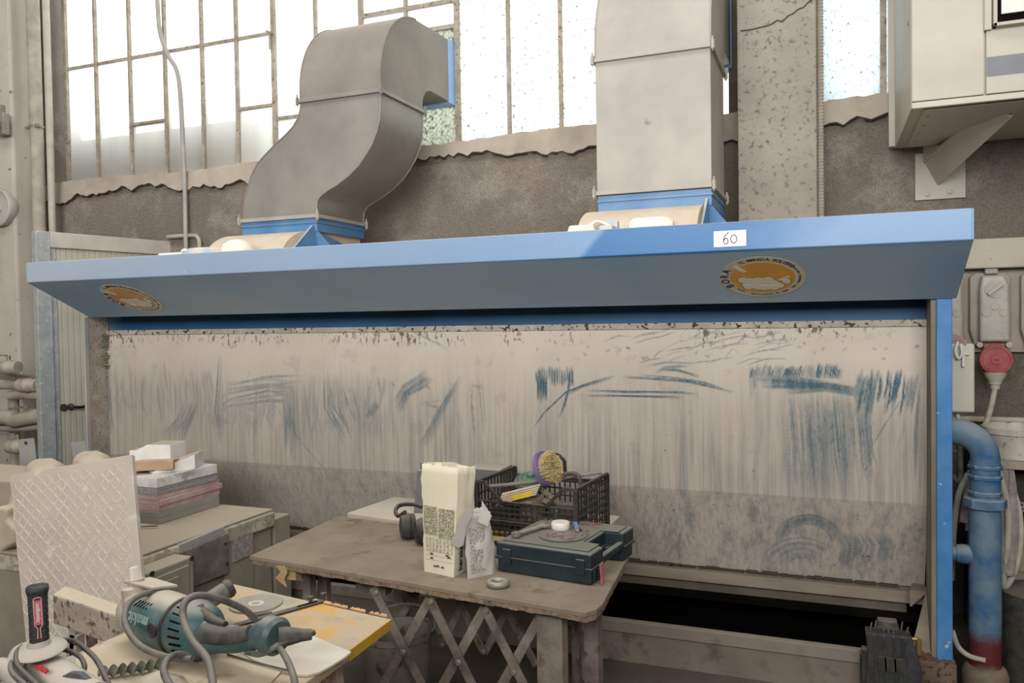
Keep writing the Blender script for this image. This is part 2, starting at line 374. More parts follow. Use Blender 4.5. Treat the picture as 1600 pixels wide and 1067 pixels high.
# shell
MB().box((BX0, 3.74, .2), (BX0+.01, 4.66, 1.99)).build('side_panel', BLUED, bo)
MB().box((BX1-.005, 3.72, .2), (BX1, 4.66, 1.985)).build('side_panel', BLUE, bo)
MB().box((BX0, 4.64, .2), (BX1, 4.66, 1.99)).build('rear_panel', BLUED, bo)
POSTM = mat('post_paint', '#2d6fae', '#4c8bc4', 5, lo=.45, hi=.75, rough=.45, dust=.25, dcol='#8fa9bd', specks='#b9b5a5', sp=(.68, .72), spscale=18, stretch=(1, 1, .5))
MB().box((.419, BY, .2), (BX1, BY+.06, 1.712)).build('corner_post', POSTM, bo, .004)
moss = MB(); rm = random.Random(2)
for k in range(50):
    x = BX0+.017+rm.random()**2*.02; z = 1.60-rm.random()**1.6*.22; moss.box((x, 3.84+rm.uniform(-.03, .02), z), (x+.004, 3.868, z+rm.uniform(.004, .012)))
moss.build('green_stain', mat('moss_green', '#7b8068', '#8d8c78', 20, rough=1), bo, kind='stuff')
MB().box((.4, BY+.012, .2), (.419, 3.9, 1.712)).build('inner_jamb', mat('dusty_jamb', '#6e6a60', '#8e8574', 5, rough=.9, stretch=(1, 1, .3)), bo)
MB().box((BX0, BY, .2), (BX0+.018, BY+.03, 1.712)).build('corner_post', mat('post_dusty', '#8597a6', '#b5ab9d', 4, stretch=(1, 1, .25), lo=.35, hi=.5, rough=.7), bo, .003)
MB().box((BX0+.01, BY+.01, .2), (BX0+.016, 3.88, 1.712)).build('inner_side', mat('caked_dust', '#9c9388', '#b5ada2', 14, rough=.95, bump=.6, bscale=90, specks='#5e5347', sp=(.6, .68), spscale=60), bo)
# slot behind the hood's lip, blue metal, and the dusty ledge above the back panel
MB().box((BX0+.016, 3.935, 1.60), (BX1-.006, 3.945, 1.98)).build('slot_plate', mat('slot_blue', '#265b8c', '#326794', 2.5, rough=.5, dust=.3, dcol='#4a5b66', spec=.4), bo)
LEDGE = mat('caked_ledge', '#a59c90', '#b9b0a3', 10, rough=.95, bump=.6, bscale=90, specks='#4b3e33', sp=(.57, .62), spscale=45)
MB().box((BX0+.016, 3.862, 1.596), (.405, 3.93, 1.627)).build('panel_ledge', LEDGE, bo, .004)
MB().box((BX0+.016, 3.93, 1.58), (.405, 3.95, 1.60)).build('ledge_shelf', LEDGE, bo)
# back panel with wiped strokes in its dust (the strokes are stains of the place, surveyed on the panel)
PX0, PX1, PZ0, PZB, PZ1 = BX0+.016, .405, .412, .822, 1.596
NX, NZ = 1060, 260
W = np.zeros((NZ, NX)); gx = np.linspace(PX0, PX1, NX); gz = np.linspace(PZ0, PZ1, NZ); DX = gx[1]-gx[0]; DZ = gz[1]-gz[0]
def uv(px, py): q = at(px, py, Y=3.87); return q.x, q.z
def stroke(pts, wd, st, soft=.5, fade=1.0):
    """wd half width in metres"""
    P = [uv(*p) for p in pts]; Q = []
    for (x0, z0), (x1, z1) in zip(P, P[1:]):
        k = max(2, int(math.hypot(x1-x0, z1-z0)/max(wd*.8, .004)))
        Q += [(x0+(x1-x0)*i/k, z0+(z1-z0)*i/k) for i in range(k)]
    Q.append(P[-1]); N = len(Q)
    for i, (x, z) in enumerate(Q):
        i0, i1 = int((x-wd*1.5-PX0)/DX), int((x+wd*1.5-PX0)/DX)+2; j0, j1 = int((z-wd*1.5-PZ0)/DZ), int((z+wd*1.5-PZ0)/DZ)+2
        i0, j0 = max(i0, 0), max(j0, 0)
        if i0 >= i1 or j0 >= j1 or i0 >= NX or j0 >= NZ: continue
        g = np.hypot(gx[None, i0:i1]-x, gz[j0:j1, None]-z)/wd
        e = 1-fade*(abs(2*i/(N-1)-1)**3 if N > 1 else 0)*.8
        W[j0:j1, i0:i1] = np.maximum(W[j0:j1, i0:i1], np.clip((1.15-g)/soft, 0, 1)*st*e)
R_ = random.Random(3)
def curve(pts, j):
    return [(x+R_.uniform(-j, j), y+R_.uniform(-j, j)) for x, y in pts]
def bundle(pts, spread, n, wd, st, j=3, perp=None, lenj=10):
    for k in range(n):
        d = R_.uniform(-1, 1)*spread; dx, dy = perp or (1, 0); a = R_.uniform(-lenj, lenj)
        q = [(x+dx*d, y+dy*d+a*(1 if i == len(pts)-1 else -.5 if i == 0 else 0)) for i, (x, y) in enumerate(curve(pts, j))]
        stroke(q, wd*R_.uniform(.5, 1.4), st*R_.uniform(.45, 1))
# grassy vertical sweeps on the left
for x in range(172, 340, 6):
    l = R_.uniform(30, 75); b = R_.uniform(-8, 5); y = 575+R_.uniform(-12, 25)
    stroke([(x+b, y), (x+b*.4, y+l*.6), (x+R_.uniform(-2, 4), y+l)], R_.uniform(.006, .016), R_.uniform(.12, .38), 1)
bundle([(170, 570), (172, 640), (176, 678)], 3, 4, .005, .5)
bundle([(300, 625), (286, 655), (272, 680)], 16, 12, .012, .42)
bundle([(345, 560), (338, 640), (346, 690)], 4, 5, .004, .5)
bundle([(337, 640), (356, 622), (420, 612), (470, 618)], 14, 9, .006, .48, perp=(0, 1))
bundle([(352, 605), (420, 598), (470, 600)], 9, 9, .007, .42, perp=(0, 1))
bundle([(340, 660), (370, 632), (410, 640), (390, 662)], 6, 8, .006, .3, perp=(0, 1))
bundle([(452, 600), (452, 660), (452, 700)], 8, 18, .006, .5, lenj=22)
bundle([(475, 600), (478, 650), (482, 690)], 22, 16, .008, .33, lenj=25)
bundle([(515, 590), (520, 640), (540, 678)], 12, 12, .006, .52, lenj=15)
bundle([(535, 600), (548, 640), (560, 665)], 14, 12, .005, .4)
for q in ([(585, 590), (575, 620), (566, 665)], [(600, 595), (590, 640)]): bundle(q, 4, 7, .008, .35)
bundle([(575, 655), (590, 630)], 8, 8, .012, .5)
bundle([(622, 640), (632, 612), (660, 596), (672, 592)], 9, 12, .012, .6, perp=(.5, 1))
bundle([(600, 595), (603, 612)], 12, 8, .008, .35)
bundle([(658, 695), (690, 640), (718, 590)], 5, 8, .005, .55); bundle([(670, 690), (702, 630)], 7, 6, .005, .4)
bundle([(655, 630), (690, 632)], 3, 3, .004, .4, perp=(0, 1))
bundle([(735, 600), (738, 640), (742, 680)], 2, 3, .003, .5); bundle([(750, 600), (756, 670)], 3, 3, .003, .4); bundle([(742, 606), (754, 600)], 5, 6, .006, .3)
stroke([(420, 620), (470, 690), (520, 748)], .003, .5); stroke([(610, 500), (690, 540), (700, 548)], .006, .3)
for x0_, x1_, ya, yb, st_, n_k in ((175, 330, 585, 650, .2, 40), (335, 480, 600, 680, .26, 46), (480, 620, 590, 680, .26, 42), (620, 720, 600, 670, .16, 16), (1180, 1420, 600, 700, .16, 60), (1230, 1330, 620, 770, .3, 40)):
    for k in range(n_k):
        x = R_.uniform(x0_, x1_); y = R_.uniform(ya-8, (ya+yb)/2); stroke([(x, y), (x+R_.uniform(-6, 6), (y+yb)/2), (x+R_.uniform(-8, 8), yb+R_.uniform(-20, 14))], R_.uniform(.008, .024), st_*R_.uniform(.5, 1.3), 1.1)
# comb like mark, crossing lines and long arcs in the middle
for x in range(838, 896, 4): stroke([(x, 576+R_.uniform(-4, 5)), (x+1, 592+R_.uniform(0, 12))], .006, R_.uniform(.45, .85))
for x in (841, 845, 849, 853): stroke([(x, 585), (x, 630+R_.uniform(-6, 4))], .007, .85)
stroke([(891, 575), (888, 610), (882, 632), (874, 652)], .007, .75)
stroke([(834, 668), (850, 645), (885, 612), (930, 596), (960, 588)], .005, .8); stroke([(882, 618), (910, 603), (955, 590)], .01, .5)
for q, a in (([(975, 589), (1030, 592), (1075, 596), (1145, 612)], .75), ([(1000, 586), (1050, 590), (1100, 598), (1140, 612)], .6), ([(918, 610), (980, 612), (1060, 613), (1090, 616)], .75),
          ([(916, 618), (990, 619), (1065, 620)], .8), ([(1030, 577), (1060, 578), (1092, 588)], .7), ([(1025, 582), (1040, 574), (1075, 572)], .5), ([(1010, 572), (1040, 566), (1085, 567)], .45)):
    bundle(q, 1.5, 3, .004, a, j=1, perp=(0, 1), lenj=1); stroke(q, .005, a)
for k in range(34):
    x = R_.uniform(930, 1200); y = R_.uniform(525, 570); l = R_.uniform(20, 70); stroke([(x, y), (x+l*.5, y-R_.uniform(4, 14)), (x+l, y-R_.uniform(6, 16))], .0035, R_.uniform(.2, .5))
# broad blue swipe and hanging scratches on the right
for q in ([(1180, 590), (1260, 597), (1335, 610)], [(1190, 598), (1280, 602), (1345, 613)], [(1225, 607), (1290, 604), (1345, 614)], [(1178, 594), (1230, 596), (1300, 600)]):
    bundle(q, 5, 6, .010, .85, j=2, perp=(0, 1), lenj=2)
for x in range(1172, 1315, 4): stroke([(x+4, 568+R_.uniform(0, 8)), (x, 592)], .006, R_.uniform(.3, .85))
bundle([(1176, 575), (1176, 612)], 5, 6, .005, .5)
for k in range(60):
    x = 1232+k*2.1; y = 612+R_.uniform(0, 16); stroke([(x, y), (x+8, y+90), (x+13+R_.uniform(-2, 2), 755+R_.uniform(-40, 30))], .0042, R_.uniform(.15, .62))
bundle([(1290, 625), (1300, 700), (1305, 770)], 22, 26, .007, .38, lenj=20)
for k in range(40):
    x = R_.uniform(1340, 1425); y = 583+R_.uniform(-8, 12); l = R_.uniform(25, 75); stroke([(x, y), (x-3, y+l*.6), (x-8, y+l)], R_.uniform(.003, .009), R_.uniform(.35, .85))
bundle([(1350, 590), (1352, 620)], 8, 14, .007, .7); bundle([(1428, 590), (1418, 640)], 5, 12, .007, .65); stroke([(1408, 625), (1385, 660), (1360, 700)], .003, .6)
bundle([(1436, 600), (1432, 680), (1429, 740)], 2, 3, .004, .7); bundle([(1432, 660), (1431, 720)], 1, 2, .004, .7)
for k in range(30):
    x = R_.uniform(830, 1440); y = R_.uniform(530, 560); stroke([(x, y), (x+R_.uniform(-8, 8), y+R_.uniform(2, 6))], .006, R_.uniform(.2, .5))
# round rubbed arcs at the foot
for k in range(34):
    r = R_.uniform(38, 56); stroke([(1262+r*math.cos(a), 858-r*.92*math.sin(a)) for a in [math.radians(t) for t in range(int(R_.uniform(-10, 10)), int(R_.uniform(150, 205)), 8)]], .007, R_.uniform(.2, .6), 1)
for k in range(26):
    r = R_.uniform(20, 60); stroke([(1250+r*1.1*math.cos(a), 900-r*.9*math.sin(a)) for a in [math.radians(t) for t in range(45, 175, 10)]], .007, R_.uniform(.15, .45), 1)
for k in range(36):
    x = R_.uniform(1305, 1395); stroke([(x-8, 838), (x+5, 860), (x, 888+R_.uniform(-10, 8))], .008, R_.uniform(.2, .55), 1)
V = []; 
yy = lambda z: 3.87 if z >= PZB else 3.87+(PZB-z)*.36
gy = np.array([yy(z) for z in gz])
vv = np.zeros((NZ, NX, 3)); vv[:, :, 0] = gx[None]; vv[:, :, 1] = gy[:, None]; vv[:, :, 2] = gz[:, None]
def grid_panel(name, j0, j1, m):
    sub = vv[j0:j1].copy(); n = j1-j0
    org = np.array(bo['_o']); me = bpy.data.meshes.new(name)
    idx = np.arange(n*NX).reshape(n, NX)
    q = np.stack([idx[:-1, :-1], idx[:-1, 1:], idx[1:, 1:], idx[1:, :-1]], -1).reshape(-1, 4)
    co_ = (sub.reshape(-1, 3)-org).astype(np.float32)
    me.vertices.add(n*NX); me.vertices.foreach_set('co', co_.ravel())
    me.loops.add(q.size); me.loops.foreach_set('vertex_index', q.ravel().astype(np.int32))
    me.polygons.add(len(q)); me.polygons.foreach_set('loop_start', np.arange(0, q.size, 4, dtype=np.int32)); me.polygons.foreach_set('loop_total', np.full(len(q), 4, dtype=np.int32))
    me.update(); me.validate()
    at_ = me.attributes.new('wipe', 'FLOAT', 'POINT'); at_.data.foreach_set('value', W[j0:j1].ravel().astype(np.float32))
    o = bpy.data.objects.new(name, me); C.objects.link(o); o.parent = bo; o['_o'] = bo['_o']; me.materials.append(m); return o
s = NT('dust_on_blue_panel'); xyz = s.sep()
dust = s.mix(s.rng(s.noise(1.3, 4), .35, .65), '#c2b8ab', '#d0c7ba')
low = s.rng(s.math('ADD', xyz[2], s.math('MULTIPLY', s.noise(2, 3, (1, 1, .3)), .5)), 1.75, 1.25)
dust = s.mix(s.math('MULTIPLY', low, .5), dust, '#a39b8f')  # dust darker towards the foot, partly light falloff put into the colour
streak = s.rng(s.noise(14, 7, (1, 1, .035), rough=.8), .47, .66)
xr = s.rng(xyz[0], -2.2, .6)
lowp = s.rng(xyz[2], .75, .35)
thin = s.math('MULTIPLY', s.math('MULTIPLY', streak, low), s.math('ADD', s.math('MULTIPLY', xr, .6), .1))
dust = s.mix(thin, dust, '#667077')
fine = s.rng(s.noise(60, 5, (1, 1, .03)), .45, .65); dust = s.mix(s.math('MULTIPLY', fine, s.math('MULTIPLY', low, .3)), dust, '#6f6d68')
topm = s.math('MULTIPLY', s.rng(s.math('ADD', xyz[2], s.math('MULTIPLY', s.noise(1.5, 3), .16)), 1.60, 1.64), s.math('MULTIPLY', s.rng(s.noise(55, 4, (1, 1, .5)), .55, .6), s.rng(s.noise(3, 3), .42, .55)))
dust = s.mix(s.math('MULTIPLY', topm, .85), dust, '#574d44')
pat = s.rng(s.noise(7, 4), .6, .66); dust = s.mix(s.math('MULTIPLY', pat, .22), dust, '#8f897e')
spk = s.math('MULTIPLY', s.rng(s.noise(34, 3), .7, .73), low); dust = s.mix(s.math('MULTIPLY', spk, .8), dust, '#3f3d3a')
a = s.n.new('ShaderNodeAttribute'); a.attribute_name = 'wipe'
gr = s.rng(s.noise(180, 3), .25, .75, .8, 1.5); gs = s.rng(s.noise(40, 4, (1, 1, .2)), .3, .7, .7, 1.3)
wf = s.math('MULTIPLY', s.math('MULTIPLY', a.outputs['Fac'], gr), gs)
PANELM = s.fin(s.mix(s.math('MINIMUM', wf, .93), dust, '#355d6e'), .85, spec=.15)
s.bump(s.noise(70, 5), .12)
jb = int(np.argmin(abs(gz-PZB)))
grid_panel('back_panel', jb, NZ, PANELM); grid_panel('lower_back_panel', 0, jb+1, PANELM)
# ragged foot of the panel, ledges and the trough
LDG = mat('dusty_beige_ledge', '#80776a', '#948a7b', 3, rough=.9, dust=.3, dcol='#a89d8d', stretch=(1, 4, 4))
rag = MB(); x = PX0
while x < .3:
    l = random.uniform(.02, .09); z = PZ0+random.uniform(-.004, .006); rag.box((x, 3.993, z-.004), (x+l, 4.018, z+random.uniform(.002, .007))); x += l*random.uniform(.8, 1.3)
o = rag.build('dust_ridge', mat('dark_dust', '#4c443a', rough=1), bo)
MB().box((PX0, 3.955, .352), (.405, 4.06, .405)).build('panel_foot', LDG, bo, .004)
MB().box((PX0, 3.99, .285), (.33, 4.06, .35)).build('trough_rail', mat('rail_dusty', '#5d564c', '#6f675b', 4, rough=.9), bo, .004)
MB().box((BX0+.012, 3.98, .26), (.40, 4.6, .30)).build('trough_cover', DEEPBLACK, bo)  # trough inside coloured near-black in place of its own shade
MB().box((BX0+.012, 4.36, .02), (.47, 4.38, .3)).build('trough_back', DEEPBLACK, bo)
MB().box((BX0+.012, 3.74, .03), (.47, 4.37, .05)).build('trough_floor', DEEPBLACK, bo)
TR = mat('trough_steel', '#7d746a', '#8e867b', 3, rough=.85, dust=.5, up=.5, dcol='#9b9184', specks='#5e564c', sp=(.55, .7), spscale=9)
MB().prism([(BX0, y, z) for y, z in ((3.7, .21), (3.7, .155), (3.715, .15), (3.735, 0), (3.75, 0), (3.73, .15), (3.74, .21))], (BX1-BX0-.14, 0, 0)).build('trough_front', TR, bo, .003)
MB().box((BX0, 3.7, 0), (BX0+.02, 4.4, .21)).box((BX1-.02, 3.76, 0), (BX1, 4.4, .21)).build('trough_end', TR, bo)
MB().prism([(.40, 3.9, .43), (.40, 4.3, .43), (.40, 4.3, .2), (.335, 3.9, .36), (.335, 3.9, .43)][:5], (.006, 0, 0)).build('side_gusset', LDG, bo)
MB().prism([(.33, 3.78, .21), (.418, 3.72, .21), (.418, 3.9, 1.1), (.40, 3.9, .43), (.37, 3.9, .3)], (0, .006, 0)).build('inner_fillet', LDG, bo)
MB().box((.336, 3.66, .0), (.487, 3.8, .215)).build('base_box', mat('base_brown', '#5e5044', '#6f5f50', 8, rough=.9, specks='#3e3128', sp=(.55, .6), spscale=50), bo, .006)
gv = MB()
for k in range(260):
    x, y = random.uniform(.345, .475), random.uniform(3.67, 3.79); r = random.uniform(.002, .005); gv.box((x, y, .215), (x+r, y+r, .215+r))
o = gv.build('gravel', mat('rust_grit', '#6b4f3a', '#4a3526', 40, rough=1), bo); o['kind'] = 'stuff'
MB().cyl((.35, 3.70, .29), (.35, 3.70, .225), .012).tube([(.31, 3.70, .285), (.345, 3.70, .29)], .009).build('drain_tap', mat('brass', '#a08a5a', metal=.6, rough=.4), bo, smooth=True)
# label and stickers
n_ = Vector((0, -1, 0)); fx = 3.2785
a, b = at(1115, 360, Y=fx), at(1166, 384, Y=fx)
lb = MB().box((a.x, fx, min(a.z, b.z)), (b.x, fx+.0014, a.z-.004)).build('paper_label', mat('white_paper', '#e6e4ea', rough=.6), bo, .0004, label='white paper label with handwritten 60')
cx, cz = (a.x+b.x)/2, (a.z+b.z)/2
pn = MB(); X = lambda u, v: Vector((cx+u*.042, fx-.001, cz+v*.042-.002))
six = [X(-.1, .62), X(-.45, .25), X(-.58, -.2), X(-.42, -.5), X(-.18, -.35), X(-.2, -.02), X(-.42, .04), X(-.55, -.15)]
o_ = [X(.36+.28*math.cos(t), .0+.34*math.sin(t)*1.1-.05) for t in [math.radians(110+d) for d in range(0, 375, 30)]]
pn.tube(six, .0013, 5).tube(o_, .0013, 5).build('handwriting', BLACKINK, lb)
P0 = Vector((0, 3.28, 1.914)); PN = Vector((0, -(1.914-1.712), -(3.695-3.28))).normalized()
ORANGE = mat('sticker_orange', '#cf9238', '#d89d45', 10, rough=.6); CREAM = mat('sticker_cream', '#c9bfa6', '#beb49d', 20, rough=.6); CLOUD = mat('sticker_cloud', '#d8d0bd', rough=.6)
ORF = mat('faded_orange', '#c9a468', '#c98f5c', 10, rough=.6)
def sticker(cpx, cpy, r, lbl, om):
    c = hit(cpx, cpy, P0, PN)+PN*.0012; ux = Vector((1, 0, 0)); uy = PN.cross(ux)*1.0
    if uy.z < 0: uy = -uy
    st = MB().lathe([(r, 0), (r, .0008)], c, PN, 64).build('round_sticker', CREAM, bo, label=lbl)
    MB().lathe([(r*.755, .0008), (r*.755, .0014)], c, PN, 64).build('orange_disc', om, st)
    q = lambda u, v, h=.0018: c+ux*u*r+uy*v*r+PN*h
    cl = MB(); ol = MB()
    for ii, (u, v, rr) in enumerate(((-.3, -.32, .2), (-.08, -.36, .24), (.18, -.34, .22), (-.1, -.18, .18), (.12, -.16, .17), (.36, -.42, .13), (-.45, -.1, .13), (-.3, -.14, .12), (.55, -.22, .1), (-.35, -.44, .12), (.02, -.5, .14), (.25, -.5, .12))):
        e_ = ii*.00006; ol.lathe([(rr*r+.0025, .0014), (rr*r+.0025, .0018+e_*.2)], c+ux*u*r+uy*v*r, PN, 20); cl.lathe([(rr*r, .0019), (rr*r, .0025+e_)], c+ux*u*r+uy*v*r, PN, 20)
    ol.build('cloud_outline', PRINT, st); cl.build('dust_cloud', CLOUD, st)
    kf = MB().bar(q(-.38, .3), q(-.6, .6), .018, .0006, PN).bar(q(.62, .02), q(.4, -.16), .012, .0006, PN)
    kf.build('cutlery', CLOUD, st)
    tx = MB()
    def arc(body, a0, a1, rad, size, flip=False, bold=.0):
        for i, ch in enumerate(body):
            an = math.radians(a0+(a1-a0)*i/max(len(body)-1, 1)); pos = q(math.cos(an)*rad, math.sin(an)*rad, .0012)
            rd = (ux*math.cos(an)+uy*math.sin(an))*(-1 if flip else 1); tg = (ux*math.sin(an)-uy*math.cos(an))*(-1 if flip else 1)
            if ch != ' ': text('c', ch, size*r, pos, tg, rd, None, None, bold=bold, ext=.0004, parts=tx)
    arc('BORA', 206, 156, .875, .27, bold=.001); arc('IL MANGIA POLVERE', 122, 36, .875, .165, bold=.0003)
    arc('MADE IN ITALY', 222, 236, .83, .05, True)
    arc('ITALIA BORA - VIA MODENA 5 - BORA', 36, -38, .86, .075); arc('QUALITA IN ITALIA DAL 1980 - POLVERI', 250, 310, .87, .07, True)
    tx.build('lettering', PRINT, st, kind='stuff')
sticker(1191, 433, .172, 'round cream and orange sticker at the right end of the hood', ORANGE)
sticker(206, 466, .172, 'faded round sticker at the left end of the hood', ORF)

# ================================================================ FANS AND DUCTS ABOVE THE BOOTH
YF, YB = 4.03, 4.55
DUSTY = mat('dust_covered_metal', '#b9ab9a', '#c2b6a6', 8, rough=.95, bump=.25, bscale=120)
DUSTW = mat('dust_covered_white', '#dcd6cd', '#cfc7bc', 8, rough=.9, bump=.15, bscale=90)
PALEBL = mat('pale_dusty_blue', '#9fb4c6', '#c1bdb6', 14, lo=.4, hi=.55, rough=.8, up=.5)
def fan(x0, x1, lbl, right):
    t = thing('extractor_fan', lbl, 'fan', ((x0+x1)/2, 4.3, 2.0), 'extractor fans on the booth roof')
    prof = [(YF-.005, 2.2)]
    for k in range(11): a = math.radians(90+9*k); prof.append((YF+.31*math.cos(a)-.0, 2.001+.2*math.sin(a)))
    prof += [(YB, 2.001), (YB, 2.2)]
    MB().prism([(x0-.03, y, z) for y, z in prof], (x1-x0+.0, 0, 0)).build('scroll_housing', DUSTY, t, smooth=True)
    MB().box((x0, YF, 2.2), (x1, YB, 2.285)).build('collar', BLUE, t, .003)
    MB().box((x0-.004, YF-.006, 2.25), (x1+.006, YB, 2.262)).build('collar_rib', BLUE, t, .002)
    # gussets either side
    g = MB().prism([(x1-.028, 3.72, 2.0), (x1-.028, YF-.02, 2.235), (x1-.028, YF+.02, 2.21), (x1-.028, YB, 2.1), (x1-.028, YB, 2.0)], (.012, 0, 0))
    g.prism([(x1-.016, YF, 2.22), (x1+.16, YF+.05, 2.0), (x1-.016, YF+.05, 2.0)], (0, .008, 0))
    g.build('gusset', BLUE, t)
    MB().prism([(x0-.04, YF-.05, 2.17), (x0-.2, YF, 2.0), (x0-.04, YF, 2.0)], (0, .01, 0)).build('gusset', PALEBL, t)
    return t
fan(-3.378, -2.825, 'blue fan housing under the left S-shaped duct', False)
fan(-1.098, -.522, 'blue fan housing under the straight right duct', True)
def motor(cx, y, z, r, l, lbl, m):
    t = thing('fan_motor', lbl, 'motor', (cx, y, 2.0), 'dusty motors on the booth roof')
    MB().lathe([(r*.75, 0), (r, .02), (r, l-.05), (r*.8, l-.015), (r*.5, l)], (cx-l/2, y, z), (1, 0, 0), 20).build('motor_body', m, t, smooth=True)
    MB().box((cx-l*.3, y-.05, 2.0), (cx+l*.3, y+.05, z)).build('motor_foot', PALEBL, t)
    return t
q = at(1020, 350, Y=3.72); motor(q.x, 3.70, 2.072, .048, .2, 'white dusty motor on the roof before the right duct', DUSTW)
q = at(372, 394, Y=3.62); t = thing('fan_motor', 'domed white motor cowl on the roof before the left duct', 'motor', (q.x, 3.62, 2.0), 'dusty motors on the booth roof')
MB().lathe([(.10, 0.001), (.098, .06), (.08, .10), (.045, .122), (.01, .128)], (q.x, 3.62, 2.0), n=28).build('motor_cowl', DUSTW, t, smooth=True)
q = at(326, 396, Y=3.83); t = thing('inspection_cap', 'flat pale blue stepped disc on the roof left of the domed cowl', 'cap', (q.x, 3.9, 2.0))
MB().lathe([(.15, 0.001), (.15, .09), (.14, .095), (.12, .096), (.115, .108), (.07, .114)], (q.x, 3.83, 2.0), n=32).build('disc', PALEBL, t, smooth=True)
MB().tube([(q.x-.16, 3.8, 2.02), (q.x-.17, 3.8, 2.1), (q.x-.13, 3.8, 2.1)], .012, 8).build('lug', DUSTW, t, smooth=True)
tag(MB().box((q.x-.42, 3.85, 2.001), (q.x-.2, 4.0, 2.104)).build('roof_plate', DUSTW, None, .008), 'small dusty white plate on the booth roof at far left', 'plate')
q = at(932, 356, Y=3.75); q.y = 3.5; t = thing('terminal_box', 'pale terminal box on the roof left of the white motor', 'box', (q.x, 3.78, 2.0))
MB().prism([(q.x-.09, 3.5, 2.001), (q.x+.08, 3.5, 2.001), (q.x+.05, 3.5, 2.078), (q.x-.06, 3.5, 2.078)], (0, .14, 0)).build('box_body', DUSTW, t, .006)
MB().box((q.x+.0, 3.6, 2.001), (q.x+.14, 3.64, 2.1)).box((q.x+.08, 3.5, 2.001), (q.x+.14, 3.6, 2.07)).build('cover', PALEBL, t, .004)
MB().tube([(q.x+.02, 3.55, 2.07), (q.x+.06, 3.55, 2.095), (q.x+.12, 3.55, 2.07)], .008, 8).build('wire', WHITEP, t, smooth=True)
def flange(x0, x1, y0, y1, z, m, t, w=.016, h=.022):
    f = MB()
    for a, b in (((x0-w, y0-w), (x1+w, y0)), ((x0-w, y1), (x1+w, y1+w)), ((x0-w, y0-w), (x0, y1+w)), ((x1, y0-w), (x1+w, y1+w))): f.box((a[0], a[1], z-h/2), (b[0], b[1], z+h/2))
    f.build('flange', m, t, .002)
    for x, y in ((x0-.012, y0-.012), (x1+.012, y0-.012), (x1+.012, y1+.012)): MB().lathe([(.005, -.03), (.005, -.022), (.011, -.0215), (.011, .022), (.005, .0225), (.005, .04)], (x, y, z), n=6).build('corner_bolt', m, t)
def elbow(x0, x1, t, m, side):
    zt = 2.985; P = [(YF, zt)]
    for k in range(0, 13): a = math.radians(180-7.2*k); P.append((YF+.48+.48*math.cos(a), zt+.05+.50*math.sin(a)))
    P += [(4.90, zt+.57), (4.90, 3.14)]
    for k in range(7): a = math.radians(90+15*k); P.append((4.68+.13*math.cos(a), 3.02+.12*math.sin(a)))
    P += [(YB, zt)]
    MB().prism([(x0, y, z) for y, z in P], (x1-x0, 0, 0)).build('elbow', m, t, .003, smooth=True)
    # folded seams along the outer edges
    for x in (x0, x1): MB().tube([(x, y, z) for y, z in P[:14]], .005, 6, smooth=False).build('folded_seam', m, t)
    MB().box((x0, 4.9, 3.14), (x1, 4.93, zt+.57)).build('end_frame', m, t, .002)
    MB().box((x0+.006, 4.93, 3.13), (x1+.006, 5.045, zt+.58)).build('outlet_sleeve', mat('outlet_blue', '#7fa0cf', '#8fb0da', 5, rough=.5), t, .004, label='pale blue sheet sleeve where the duct meets the window')
t = thing('ventilation_duct', 'S-shaped grey metal duct standing left on the booth and bending out of the window', 'duct', (-3.1, 4.3, 2.285))
L_ = [(380, 343), (381, 328), (384, 305), (392, 276), (402, 256), (416, 240), (432, 224), (447, 210), (458, 198), (466, 184), (469, 172), (470, 160)]
R2 = [(594, 142), (594, 165), (593, 187), (588, 207), (581, 226), (571, 243), (560, 259), (544, 275), (526, 289), (511, 298), (500, 307), (495, 316), (494, 337)]
P = [at(x, y, Y=YF) for x, y in L_+R2]
MB().prism(P, (0, YB-YF, 0)).build('swan_neck', GALV, t, .003, smooth=True)
for pp in (P[12:], [p+Vector((0, YB-YF, 0)) for p in P[12:]], P[:12]): MB().tube(pp, .005, 6, smooth=False).build('folded_seam', GALV, t)
elbow(-2.925, -2.375, t, mat('brown_dusted_steel', '#76716b', '#857f77', 3, rough=.6, metal=.25, dust=.3, up=.7, dcol='#958c82'), 0)
flange(-3.378, -2.825, YF, YB, 2.292, GALV2, t); flange(-2.925, -2.375, YF, YB, 2.978, GALV, t)
t = thing('ventilation_duct', 'straight dusty grey rectangular duct standing right on the booth beside the concrete column', 'duct', (-.8, 4.3, 2.295))
MB().box((-1.103, YF, 2.29), (-.522, YB, 2.98)).build('straight_section', GALV2, t, .004)
elbow(-1.103, -.522, t, GALV2, 1)
flange(-1.103, -.522, YF, YB, 2.298, GALV2, t); flange(-1.103, -.522, YF, YB, 2.978, GALV2, t)
q = at(1012, 189, Y=YF)
MB().lathe([(.014, 0), (.014, .006), (.007, .007), (.006, .014)], q, (0, -1, 0), 14).build('screw', STEEL, t)
